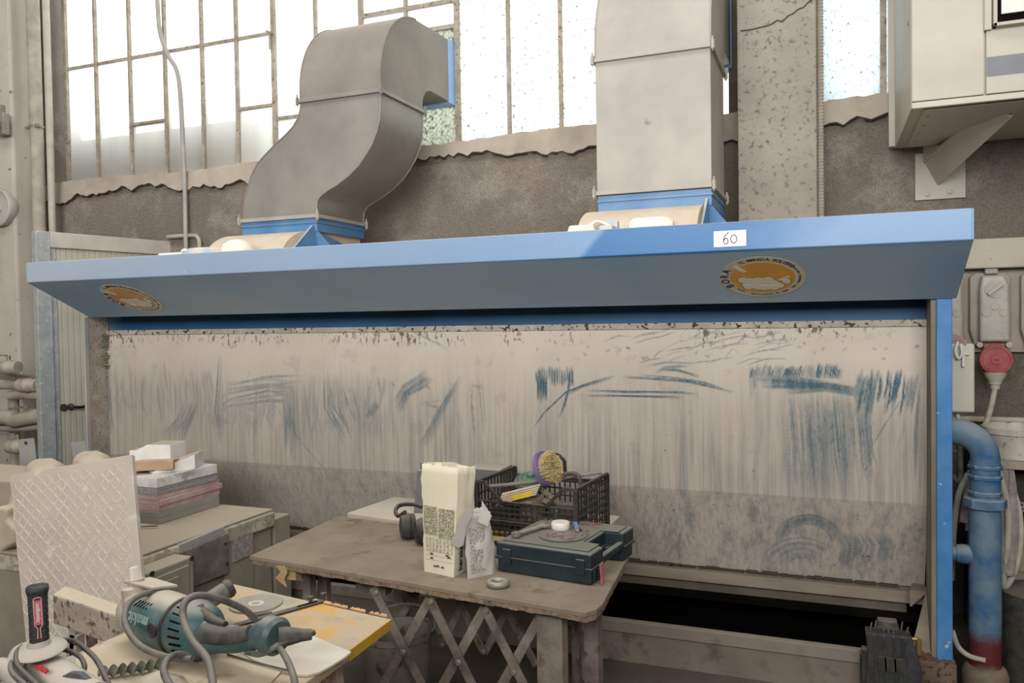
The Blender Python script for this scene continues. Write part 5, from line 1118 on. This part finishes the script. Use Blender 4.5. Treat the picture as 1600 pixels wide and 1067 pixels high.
# small bag
WHB = mat('grey_white_paper', '#c9c5bf', '#b9b5af', 6, rough=.8)
s0, s1 = at(731, 905, z=TZ), at(769, 897, z=TZ); s2 = s1+Vector((.0, .05, 0)); s3 = s0+Vector((0, .05, 0)); s0, s1, s2, s3 = [p+Vector((0, 0, .001)) for p in (s0, s1, s2, s3)]
U0, U1 = at(726, 806, Y=s0.y+.0), at(765, 800, Y=s1.y+.01); U2 = at(757, 792, Y=s1.y+.06); U3 = at(733, 795, Y=s0.y+.06)
t = thing('small_paper_bag', 'smaller white printed paper bag with folded neck beside the tall bag', 'bag', (s0+s2)/2)
o = bagmesh([s0, s1, s2, s3], [U0, U1, U2, U3], 0, seed=9, wr=.003, bulge=.012).build('bag_paper', WHB, t, smooth=True); sd = o.modifiers.new('sol', 'SOLIDIFY'); sd.thickness = .0012
FL_ = [at(x, y, Y=s0.y-.02) for x, y in ((739, 792), (727, 797), (716, 822), (703, 848), (716, 856), (724, 852), (729, 822), (738, 806))]
MB().prism(FL_, (0, .003, 0)).build('folded_neck', mat('bag_inside', '#a9a49f', '#b5b0aa', 6, rough=.8), t)
MB().prism([at(753, 782, Y=s0.y-.01), at(768, 806, Y=s0.y+.01), at(762, 822, Y=s0.y), at(746, 815, Y=s0.y-.01), at(752, 800, Y=s0.y-.01)], (0, .002, 0)).build('paper_flap', WHB, t)
P2 = ((s0, s1), (U0, U1)); pm = finem('dense_print', '#c2beb8', '#75726c', 210, .52)
patch(.12, .72, .08, .80, pm, '', *P2).build('printed_block', pm, t)
# green black power tool case
aK = -.13; ku = Vector((math.cos(aK), math.sin(aK), 0)); kv = Vector((-ku.y, ku.x, 0)); KO2 = at(775, 893, z=TZ); KO2.z = TZ+.001
K2 = Matrix((ku, kv, Vector((0, 0, 1)))).transposed().to_4x4(); K2.translation = KO2; CW, CD, CH = .385, .42, .118
def kk(): m_ = MB(); m_.tf = K2; return m_
CASE = mat('dark_teal_plastic', '#10202a', '#162a32', 7, rough=.45, dust=.07, up=1.0, spec=.5, dcol='#76766c', bump=.05)
t = thing('tool_case', 'dark teal plastic tool case with dusty lid at the table corner', 'case', KO2)
out = [(0, 0), (CW, 0), (CW, .11), (CW-.075, .12), (CW-.075, .31), (CW, .32), (CW, CD), (0, CD)]
def shell(z0, z1, ins, nm, bv=.008):
    cx0, cy0 = CW/2, CD/2; pts = [(x+(cx0-x)*ins, y+(cy0-y)*ins, z0) for x, y in out]; return kk().prism(pts, (0, 0, z1-z0)).build(nm, CASE, t, bv, seg=3)
shell(0, .054, .02, 'case_bottom'); shell(.056, .112, .0, 'case_lid'); shell(.05, .06, -.012, 'case_seam', .002); shell(.11, .1165, .10, 'lid_step', .003)
kk().box((CW-.03, .1, .045), (CW-.005, .33, .075)).build('carry_handle', CASE, t, .007)
kk().lathe([(.085, .1165), (.09, .118), (.09, .12), (.0, .12)], (.2, .16, 0), n=40).build('lid_disc', CASE, t)
for x in (.03, CW-.06): kk().box((x, -.006, .035), (x+.035, .002, .09)).build('latch', CASE, t, .003)
for k in range(3): kk().box((CW-.004, .02+.035*k, .008), (CW+.003, .03+.035*k, .045)).build('side_rib', CASE, t, .001)
pm_ = mat('faded_red_paint', '#8e4a50', '#77716a', 60, lo=.45, hi=.62, rough=.9)
pt = kk(); random.seed(5)
for k in range(26): x, y = random.uniform(.15, .27), random.uniform(.09, .26); pt.bar((x, y, .1212), (x+random.uniform(-.03, .03), y+random.uniform(.01, .03), .1212), .006, .0006, (0, 0, 1))
for k in range(8): x, y = random.uniform(.19, .26), random.uniform(.31, .38); pt.bar((x, y, .1175), (x+.03, y+.005, .1175), .009, .0008, (0, 0, 1))
pt.build('red_marks', pm_, t, kind='stuff')
kk().prism([(CW+.016, .03, .072), (CW+.016, .058, .072), (CW+.022, .055, -.0), (CW+.022, .03, .002)], (.004, 0, 0)).build('red_tag', mat('dusty_pink_tag', '#b0595c', '#bd7574', 10, rough=.7), t, .001, label='pinkish red strap on the handle side')
zt = TZ+.123
def onlid(name, lb, cat): return thing(name, lb, cat, K2@Vector((.2, .2, .122)))
LT = .1208
tq = onlid('white_puck', 'white round cap lying on the lid of the dark case', 'cap')
kk().lathe([(.034, 0), (.036, .004), (.036, .024), (.033, .028), (.0, .028)], (.155, .235, LT), n=32).build('cap_body', WHITEP, tq, smooth=True)
tq = onlid('spanner', 'dusty steel spanner lying on the lid of the dark case', 'spanner')
kk().bar((.055, .08, LT+.007), (.085, .22, LT+.007), .02, .009, (0, 0, 1)).build('shank', STEEL, tq, .002)
kk().lathe([(.017, 0), (.019, .003), (.019, .015), (.012, .017), (.011, .01)], (.052, .065, LT), n=20).build('ring_end', mat('bright_steel', '#b5b2ac', metal=.8, rough=.3), tq, smooth=True)
kk().prism([(.068, .215, LT+.002), (.1, .21, LT+.002), (.12, .245, LT+.002), (.108, .25, LT+.002), (.095, .235, LT+.002), (.082, .238, LT+.002), (.082, .258, LT+.002), (.07, .252, LT+.002)], (0, 0, .01)).build('jaw', STEEL, tq, .001)
tq = onlid('tool_key', 'small brown chain key on the rear edge of the case lid', 'key')
kk().lathe([(.012, 0), (.02, 0), (.02, .008), (.012, .008), (.012, 0)], (.085, .31, LT-.003), n=18).build('key_ring', RUST, tq); kk().box((.1, .3, LT-.003), (.16, .33, LT+.008)).build('key_body', RUST, tq, .002); kk().box((.118, .308, LT+.007), (.142, .322, LT+.01)).build('key_slot', DEEPBLACK, tq)
tq = onlid('utility_knife', 'small blue and white utility knife beside the white cap on the case', 'knife')
kk().bar((.178, .32, LT+.006), (.225, .235, LT+.006), .018, .012, (0, 0, 1)).build('knife_body', mat('knife_blue', '#3f5f8c', '#8fa0b5', 60, rough=.5), tq, .003); kk().bar((.225, .235, LT+.005), (.238, .212, LT+.005), .01, .003, (0, 0, 1)).build('knife_tip', STEEL, tq)
# washer, nut on the table
p = at(778, 916, z=TZ); t = thing('grinding_ring', 'dusty grey ring lying near the front edge of the table', 'ring', p)
MB().tube([(p.x+.03*math.cos(a), p.y+.03*math.sin(a), TZ+.012) for a in [2*PI*k/24 for k in range(25)]], .0115, 10, smooth=False).build('ring_body', STEEL, t, smooth=True)
p = at(825, 916, z=TZ); tag(MB().lathe([(.008, 0), (.009, .003), (.004, .004), (.004, .01)], p, n=10).build('small_bolt', STEEL, smooth=True), 'tiny bolt on the table right of the grey ring', 'bolt')
# ================================================================ FOREGROUND BENCH
BZ_ = .85
YCH = NT('painted_chipboard'); nn1 = YCH.noise(2.6, 5, rough=.7)
c1 = YCH.mix(YCH.rng(nn1, .42, .5), '#c99f5c', '#b7a68d'); c1 = YCH.mix(YCH.rng(YCH.noise(4.5, 5), .52, .6), c1, '#9f9c95'); c1 = YCH.mix(YCH.math('MULTIPLY', YCH.rng(YCH.noise(14, 5), .5, .7), .5), c1, '#b9ad9b')
YCH.bump(YCH.noise(45, 5), .2); YM = YCH.fin(c1, .8)
t = thing('saw_bench', 'foreground bench with yellow painted chipboard top carrying the tools', 'bench', (-1.35, 1.65, 0))
tb = [at(365, 912, z=BZ_), at(611, 967, z=BZ_), at(425, 1105, z=BZ_), Vector((-1.45, 1.12, BZ_)), Vector((-1.75, 1.2, BZ_)), at(130, 1016, z=BZ_), at(215, 978, z=BZ_)]
MB().prism(tb, (0, 0, -.026)).build('chipboard_top', YM, t, .003)
YE = mat('yellow_edge', '#c39a34', '#b68f3f', 14, rough=.8, bump=.3)
e0, e1 = tb[1], tb[2]; dd = (e1-e0); MB().prism([e0+Vector((.002, 0, -.001)), e0+dd*.42+Vector((.002, 0, -.001)), e0+dd*.42+Vector((.002, 0, -.027)), e0+Vector((.002, 0, -.027))], Vector((-.004, .003, 0))).build('yellow_edge', YE, t)
rg = MB(); random.seed(8); a, b = tb[0], tb[1]
for k in range(46):
    u = random.uniform(.5, .95); p = a.lerp(b, u)+Vector((0, .002, .0)); rg.prism([p, p+Vector((.014, -.0, 0)), p+Vector((.008, .008, .002))], (0, 0, .004))
rg.build('splintered_edge', mat('raw_chip', '#c9a27a', '#b88f66', 30, rough=.9), t, kind='stuff')
for x0, y0, x1, y1, Y in ((520, 1030, 545, 1110, 1.75), (505, 1030, 480, 1110, 1.72)): MB().bar(at(x0, y0, Y=Y), at(x1, y1, Y=Y-.05)-Vector((0, 0, .3)), .035, .03).build('leg', TIMBER, t, .003)
for x, y in ((-1.5, 1.25), (-1.7, 1.75), (-1.28, 1.8)): MB().box((x-.03, y-.03, 0), (x+.03, y+.03, BZ_-.027)).build('leg', TIMBER, t, .003)
lump('debris_lump', (at(520, 1060, Y=1.7).x, 1.72, .62), .05, 'grimy lump hanging under the right corner of the white plate', m_=BLACKR, cat='debris', seed=3) if 0 else None
# white laminate plate
WL = mat('white_laminate', '#d8d2c6', '#c4bbab', 5, rough=.45, dust=.35, dcol='#b5ab9a')
Z2 = BZ_+.001
pl = [(345, 1000), (420, 985), (470, 985), (549, 1018), (540, 1025), (520, 1038), (500, 1049), (480, 1054), (462, 1053), (445, 1047), (395, 1030)]
tag(MB().prism([at(x, y, z=Z2+.006) for x, y in pl], (0, 0, -.006)).build('white_plate', WL, None, .001), 'white laminate plate with rounded corner under the grinder handle', 'plate')
tag(MB().prism([at(x, y, z=Z2+.004) for x, y in ((150, 1006), (232, 978), (345, 1000), (395, 1032), (440, 1048), (400, 1090), (120, 1100), (118, 1030))], (0, 0, -.004)).build('dusty_sheet', mat('dusty_sheet', '#bcae97', '#cabca4', 4, rough=.85, dust=.3, bump=.15, specks='#9b8b74', sp=(.6, .7), spscale=9), None, .001), 'beige dust covered sheet beneath the teal grinder', 'sheet')
# cutting disc
p = at(400, 945, z=BZ_); t = thing('cutting_disc', 'flat worn cutting disc lying on the yellow chipboard', 'disc', p)
r_ = (at(439, 945, z=BZ_)-at(361, 945, z=BZ_)).length/2
s = NT('disc_print'); ssep = s.sep(); ang = s.n.new('ShaderNodeMath'); ang.operation = 'ARCTAN2'; s.t.links.new(ssep[1], ang.inputs[0]); s.t.links.new(ssep[0], ang.inputs[1])
wv = s.math('SINE', s.math('MULTIPLY', ang.outputs[0], 3)); cD = s.mix(s.rng(wv, -.1, .1), '#7c8984', '#ad8d85'); cD = s.mix(s.rng(s.noise(90, 3), .55, .62), cD, '#5c6a66')
DM = s.fin(s.mix(s.math('MULTIPLY', s.rng(s.noise(12, 4), .4, .7), .5), cD, '#b4aa9c'), .8)
MB().lathe([(r_*.2, 0), (r_, 0), (r_, .003), (r_*.2, .003), (r_*.2, 0)], p+Vector((0, 0, .001)), n=48).build('disc_body', DM, t)
MB().lathe([(r_*.18, 0), (r_*.3, 0), (r_*.3, .0045), (r_*.18, .0045), (r_*.18, 0)], p+Vector((0, 0, .001)), n=28).build('centre_ring', WHITEP, t)
MB().lathe([(r_*.99, 0), (r_*1.005, 0), (r_*1.005, .004), (r_*.99, .004)], p+Vector((0, 0, .001)), n=48).build('disc_edge', STEEL, t)
# steel guide bar
t = thing('guide_bar', 'black slotted steel bar with two knobs lying right of the cutting disc', 'bar', at(430, 962, z=BZ_))
a, b = at(350, 982, z=BZ_+.004), at(506, 938, z=BZ_+.004); MB().bar(a, b, .022, .005, (0, 0, 1)).build('bar_plate', BLACKP, t, .001)
MB().bar(a.lerp(b, .72)+Vector((0, 0, .003)), a.lerp(b, .93)+Vector((0, 0, .003)), .007, .002, (0, 0, 1)).build('bar_slot', DEEPBLACK, t)
for u in (.83, .97):
    p = a.lerp(b, u); p.y += .012; MB().lathe([(.005, 0), (.005, .012), (.008, .013), (.008, .02)], p, n=10).build('knob', BLACKP, t)
tag(MB().bar(at(388, 963, z=BZ_+.006), at(425, 957, z=BZ_+.006), .012, .005, (0, 0, 1)).build('steel_offcut', BLACKP, None, .001), 'short dark steel offcut between the cutting disc and the guide bar', 'offcut')
# ---- teal angle grinder lying upside down
TEAL = mat('teal_plastic_dusty', '#174b54', '#225c63', 9, lo=.3, hi=.7, rough=.5, dust=.3, up=1.0, uplo=.6, spec=.45, dcol='#b3aa9b')
TEALD = mat('deep_teal_plastic', '#14434b', '#1e535b', 9, rough=.45, dust=.22, up=.6, uplo=.6, spec=.5, dcol='#a69e90')
ALU = mat('dusty_aluminium', '#928b80', '#a49c8f', 12, rough=.7, dust=.4, up=.7, uplo=.6)
ga, gb = at(232, 984, Y=1.52), at(352, 985, Y=1.45); gd = (gb-ga).normalized(); L = (gb-ga).length
ga.z = gb.z = BZ_+.075; gd = (gb-ga).normalized(); L = (gb-ga).length
t = thing('angle_grinder', 'large teal angle grinder caked in dust lying upside down on the bench', 'grinder', ga.lerp(gb, .5)-Vector((0, 0, .075)))
SC = L/.17
def gl(prof, **k): return MB().lathe(prof, ga, gd, 32, **k)
gl([(.058, -.01), (.064, .0), (.068, .02), (.069, .09), (.067, .13), (.062, .16)]).build('motor_housing', TEAL, t, smooth=True)
gl([(.063, .155), (.068, .165), (.07, .19), (.064, .225), (.05, .25), (.03, .262)]).build('rear_housing', TEALD, t, smooth=True)
gl([(.064, .148), (.0705, .152), (.0705, .158), (.064, .162)]).build('seam_ring', BLACKP, t, smooth=True)
gl([(.03, -.075), (.045, -.07), (.056, -.045), (.060, -.012), (.058, -.005)]).build('gear_case', ALU, t, smooth=True)
up = Vector((0, 0, 1)); sd_ = gd.cross(up).normalized()
g0 = ga-gd*.045
MB().lathe([(.036, 0), (.036, .03), (.028, .034), (.02, .036), (.02, .05)], g0+up*.03, up+gd*-.15, 22).build('spindle_collar', ALU, t, smooth=True)
MB().prism([g0+up*.062+gd*-.02+sd_*-.05, g0+up*.062+gd*.1+sd_*-.05, g0+up*.075+gd*.1+sd_*.02, g0+up*.07+gd*-.03+sd_*.02], up*.008).build('guard_plate', ALU, t, .003)
MB().bar(g0+up*.07-gd*.01, g0+up*.11-gd*.014, .02, .012, gd).build('guard_lever', WHITEP, t, .002)
for k in range(5):
    q = ga+gd*(.03+.012*k); dirn = (sd_*.78+up*.62).normalized(); MB().bar(q+dirn*.0675, q+gd*.012+(sd_*.6+up*.8).normalized()*.068, .004, .003, dirn).build('vent_slot', DEEPBLACK, t)
for k in range(7):
    q = ga+gd*(.178+.004*k); an = math.radians(62-k*14); dirn = (sd_*math.cos(an)+up*math.sin(an)); MB().bar(q-gd*.0+dirn*.0695, q+gd*.035+dirn*.064, .004, .003, dirn).build('vent_slot', DEEPBLACK, t)
dirn = (sd_*.97+up*.1).normalized()
MB().lathe([(.017, 0), (.017, .004), (.013, .005), (.012, .003)], ga+gd*.128+dirn*.066, dirn, 20).build('brush_cap', BLACKP, t, smooth=True)
dirn = (sd_*.94+up*.3).normalized()
text('brand_lettering', 'makita', .036, ga+gd*.062+dirn*.0705, -gd, -(up*.94-sd_*.3), mat('pale_print', '#8fa6a6', rough=.6), t, bold=.0008, ext=.0015)
MB().prism([ga+gd*.0+dirn*.0695+up*.01, ga+gd*.012+dirn*.07+up*.01, ga+gd*.012+dirn*.07+up*.04, ga+dirn*.0695+up*.035], dirn*.002).build('screw_pad', ALU, t)
# rear handle
h0 = ga+gd*.225; hh = at(418, 990, Y=1.44)
MB().tube([h0+up*.0, h0.lerp(hh, .35)+up*-.012, h0.lerp(hh, .7)-up*.014, hh+up*.002, hh+gd*.02], [.05, .034, .026, .032, .034], 18).build('rear_handle', TEALD, t, smooth=True)
MB().tube([h0.lerp(hh, .2)+sd_*.024+up*.006, h0.lerp(hh, .5)+sd_*.022, h0.lerp(hh, .85)+sd_*.016+up*.006], [.024, .02, .018], 12).build('rubber_grip', BLACKR, t, smooth=True)
MB().tube([h0+gd*-.01+up*.062, h0+gd*.005+up*.045, h0+gd*.05+up*.035, h0+gd*.09+up*.036], [.01, .017, .013, .008], 12).build('trigger', BLACKP, t, smooth=True)
MB().lathe([(.03, -.02), (.04, -.01), (.042, .02), (.034, .03)], hh+gd*.01, gd, 20).build('handle_cap', TEALD, t, smooth=True)
s0_ = hh+gd*.035; s1_ = at(487, 991, Y=1.48)
MB().tube([s0_, s0_.lerp(s1_, .35), s0_.lerp(s1_, .7), s1_], [.024, .02, .014, .012], 14).build('cable_sleeve', BLACKR, t, smooth=True)
# side handle, pointing up right behind the body
sh0, sh1 = at(300, 955, Y=1.62), at(353, 922, Y=1.70)
MB().tube([sh0, sh0.lerp(sh1, .4), sh0.lerp(sh1, .75), sh1], [.022, .022, .023, .023], 18).build('side_handle', CABLE, t, smooth=True)
MB().lathe([(.025, 0), (.026, .01), (.022, .018), (.014, .012)], sh1, sh1-sh0, 20).build('side_handle_end', BLACKP, t, smooth=True)
# power cable of the grinder, parts of the grinder
def loop(pts, r, nm='power_cable', m_=CABLE, par=None): return MB().tube([at(x, y, Y=Y) for x, y, Y in pts], r, 12).build(nm, m_, par, smooth=True)
loop([(490, 988, 1.5), (470, 996, 1.46), (445, 1002, 1.43), (425, 1014, 1.41), (405, 1022, 1.42), (385, 1018, 1.44)], .0068, par=t)
loop([(268, 1075, 1.2), (256, 1050, 1.25), (262, 1030, 1.28), (280, 1022, 1.32), (300, 1030, 1.35)], .0075, par=t)
loop([(300, 1030, 1.33), (260, 1026, 1.33), (218, 1008, 1.35), (196, 975, 1.38), (200, 945, 1.42), (222, 929, 1.46), (250, 925, 1.52), (275, 935, 1.56)], .0072, par=t)
loop([(405, 975, 1.56), (385, 955, 1.52), (350, 938, 1.44), (312, 930, 1.38), (290, 940, 1.34), (286, 965, 1.32), (300, 1000, 1.28), (325, 1032, 1.25), (334, 1080, 1.2)], .0078, par=t)
loop([(437, 1012, 1.42), (448, 1030, 1.36), (458, 1055, 1.32), (464, 1085, 1.3)], .007, par=t)
a = at(355, 1022, z=Z2+.008); tag(MB().tube([a, at(400, 1035, z=Z2+.008), at(450, 1047, z=Z2+.01)], .0025, 8).build('thin_wire', BLACKR, smooth=True), 'thin dark wire lying across the white plate under the grinder handle', 'wire')
# auger bit
a, b = at(153, 1052, z=Z2+.02), at(255, 1038, z=Z2+.02); ad = (b-a).normalized(); al = (b-a).length; n1_ = ad.cross(up).normalized(); tw = MB(); V = []; NS = 40
for i in range(NS+1):
    u = i/NS; p = a+ad*al*u; an = u*PI*7.0; e_ = n1_*math.cos(an)+up*math.sin(an); f_ = ad.cross(e_); rr = .0155 if i > 1 else .006
    V += [p+e_*rr, p+f_*.0075, p-e_*rr, p-f_*.0075]
tw.add(V, [(i*4+k, i*4+(k+1) % 4, i*4+4+(k+1) % 4, i*4+4+k) for i in range(NS) for k in range(4)]+[(3, 2, 1, 0), (NS*4, NS*4+1, NS*4+2, NS*4+3)])
tag(tw.build('auger_bit', mat('green_drill', '#3c4a3c', '#5d6353', 20, rough=.6, dust=.3, up=.3), smooth=True), 'dark green twisted drill bit lying in front of the grinder', 'drill bit')
STN = mat('rough_white_stone', '#c2b8a8', '#d3cabb', 10, rough=.95, bump=.9, bscale=30)
lump('stone_chunk', (at(255, 1068, z=BZ_+.03).x, at(255, 1068, z=BZ_+.03).y, BZ_+.01), .058, 'rough pale stone chunk at the bottom edge in front of the drill bit', STN, 'stone', (1.35, .8, .72), 5, flat=.02)
# trestle beam at left
t = thing('trestle', 'plaster crusted wooden trestle behind the black mixer handle', 'trestle', (-2.0, 1.75, 0))
CRB = mat('plaster_crusted_wood', '#a3968a', '#bbaf9f', 9, rough=.95, bump=.6, bscale=40, up=.9, specks='#6e5d50', sp=(.55, .62), spscale=40, dcol='#c2b6a2')
Bz = .86; f0, f1 = at(82, 928, z=Bz), at(215, 972, z=Bz-.0); bk0, bk1 = at(102, 914, z=Bz), at(240, 962, z=Bz)
MB().prism([f0, f1, bk1, bk0], (0, 0, -.09)).build('beam', CRB, t, .006)
pw = at(118, 985, Y=1.80); MB().bar(at(121, 960, Y=1.80), at(108, 1090, Y=1.80), .03, .03).build('leg', CRB, t, .002)
MB().box(at(133, 968, Y=1.78), at(155, 1080, Y=1.82)).build('leg', RUST, t, .002)
MB().bar(at(121, 990, Y=1.80), Vector((at(108, 1090, Y=1.8).x, 1.8, 0.0)), .03, .03).build('leg', CRB, t)
ch = MB()
for k in range(9):
    x = 180+k*5; p = at(x, 958+k*.9, Y=1.66); ch.tube([p+Vector((.008*math.cos(a), .003*k % 2, .005*math.sin(a))) for a in [2*PI*i/8 for i in range(9)]], .0022, 5, smooth=False)
tag(ch.build('short_chain', STEEL), 'short steel chain lying on the trestle beam beside the grinder', 'chain')
# ---- mixer drill in the corner
GRY = mat('dusty_grey_machine', '#a7a09a', '#b4ada6', 6, rough=.6, dust=.35, up=.5); HB = mat('handle_black', '#1f2226', '#2b2e32', 20, rough=.5, dust=.18, dcol='#77736d', bump=.15, bscale=120)
mY = 1.02
hb0, hb1 = at(62, 1006, Y=mY), at(58, 914, Y=mY+.01)
t = thing('mixing_drill', 'grey power mixer with upright black handle at the lower left corner', 'power tool', hb0-Vector((0, 0, .1)))
hv = hb1-hb0; hl_ = hv.length
mb = MB(); vw = Vector((-hb0.x, -hb0.y, 0)).normalized(); hzv = hv.normalized(); hy = -vw; hx = hy.cross(hzv)
def oct_(k, wx, wy): return [hb0+hv*k+hx*wx*a+hy*wy*b for a, b in ((-1, -.5), (-.6, -1), (.6, -1), (1, -.5), (1, .5), (.6, 1), (-.6, 1), (-1, .5))]
rings = []
for k, wx, wy in ((0, .0165, .015), (.1, .016, .015), (.5, .016, .0155), (.84, .0165, .0165), (.93, .019, .018), (.97, .0185, .0175), (1, .014, .013)): rings += oct_(k, wx, wy)
mb.add(rings, [(i*8+k, i*8+(k+1) % 8, i*8+8+(k+1) % 8, i*8+8+k) for i in range(6) for k in range(8)]+[tuple(range(7, -1, -1)), tuple(range(48, 56))])
mb.build('upright_handle', HB, t, .002)
mb = MB()
for i in range(12):
    for sx_ in (-.0145, .0145):
        p = hb0+hv*(.14+.055*i)+hx*(sx_*.86+(.002 if i % 2 else -.002))-hy*.0142; mb.lathe([(.0016, 0), (.001, .0014)], p, -hy, 6)
mb.build('grip_dimples', BLACKP, t, kind='stuff')
PK = mat('pink_badge', '#b5495a', '#c27480', 18, rough=.6); fy = -hy*.0162
q = lambda u, v, e=0: hb0+hv*v+hx*u+fy-hy*e
bd = MB(); pts = [q(.0062*math.sin(a)-.0008, .80+.03*math.cos(a)) for a in [math.radians(d) for d in range(-90, 91, 20)]]+[q(.0062, .36), q(.0022, .31), q(.003, .14)]
pts2 = [q(-.0022, .14), q(-.002, .31), q(-.0062, .36)]
bd.tube(pts2+[q(-.0072, .78)]+pts, .0011, 6, smooth=False).build('badge_outline', mat('pale_pink', '#c58f96', rough=.6), t, smooth=True)
MB().prism([q(-.0052, .37), q(.0052, .37), q(.0052, .78), q(-.0062, .78)], -hy*.0004).build('badge', PK, t)
text('badge_lettering', 'collomix', .0095, q(-.0002, .575, .0012), -hv, hx, mat('pale_grey_print', '#cfc6c4', rough=.6), t, ext=.0004, bold=.0003)
MB().lathe([(.042, 0), (.045, .003), (.042, .007), (.02, .014), (.017, .022)], hb0-Vector((.0, 0, .014)), (.03, -.1, 1), 32).build('handle_flange', GRY, t, smooth=True)
b0_, b1_ = at(58, 1045, Y=1.04), at(150, 1095, Y=.98); bd_ = (b1_-b0_)
MB().tube([b0_-bd_*.12+Vector((0, .02, -.02)), b0_+Vector((0, .01, -.01)), b0_+bd_*.35-Vector((0, 0, .006)), b0_+bd_*.75-Vector((0, 0, .006)), b1_], [.026, .036, .040, .036, .030], 24).build('drill_body', GRY, t, smooth=True)
c0 = b0_+bd_*.42+Vector((.004, -.034, .021)); nrm = Vector((.05, -.72, .6)).normalized()
cc_ = b0_.lerp(b1_, .42)-Vector((0, 0, .006)); vn = (Vector((0, 0, EYE))-cc_).normalized(); vn = (vn-bd_.normalized()*vn.dot(bd_.normalized())).normalized(); vn = vn+Vector((0, 0, .25)); vn = (vn-bd_.normalized()*vn.dot(bd_.normalized())).normalized()
text('drill_lettering', 'collomix', .0125, cc_+vn*.05, bd_, vn.cross(bd_.normalized()), mat('red_lettering', '#c23a48', rough=.6), t, bold=.0003, ext=.002)
MB().prism([at(x, y, Y=.985) for x, y in ((93, 1058), (107, 1051), (122, 1052), (137, 1064), (140, 1080), (96, 1080))], (0, .012, 0)).build('grey_window', mat('slate_plastic', '#4b4f55', '#5f6267', 8, rough=.35), t, .003)
MB().tube([at(20, 1040, Y=1.0), at(30, 1022, Y=1.02), at(50, 1012, Y=1.03)], [.012, .016, .014], 12).build('neck', GRY, t, smooth=True)
loop([(78, 1004, 1.05), (100, 1000, 1.08), (118, 1003, 1.1), (135, 1015, 1.1), (152, 1033, 1.08), (168, 1065, 1.05), (176, 1090, 1.03)], .0048, m_=BLACKR, par=t)
loop([(52, 1008, 1.05), (35, 1010, 1.02), (26, 1022, .99), (28, 1040, .97), (45, 1058, .96), (68, 1080, .95)], .0048, m_=BLACKR, par=t)
loop([(85, 1015, 1.06), (105, 1016, 1.08), (125, 1026, 1.08), (132, 1040, 1.07), (130, 1052, 1.06)], .0045, m_=BLACKR, par=t)
loop([(30, 1028, .985), (18, 1035, .98), (20, 1052, .96), (40, 1070, .95)], .0048, m_=CABLE, par=t)
bz1 = at(40, 1075, Y=1.0).z
MB().tube([at(-20, 1052, Y=1.0), at(0, 1045, Y=1.0), at(18, 1052, Y=.99), at(30, 1075, Y=.98)], [.012, .02, .018, .012], 14).build('motor_end', GRY, t, smooth=True)
tb2 = thing('tool_stand', 'low stand carrying the mixer at the lower left corner', 'stand', (-1.3, .98, 0)) if 0 else None
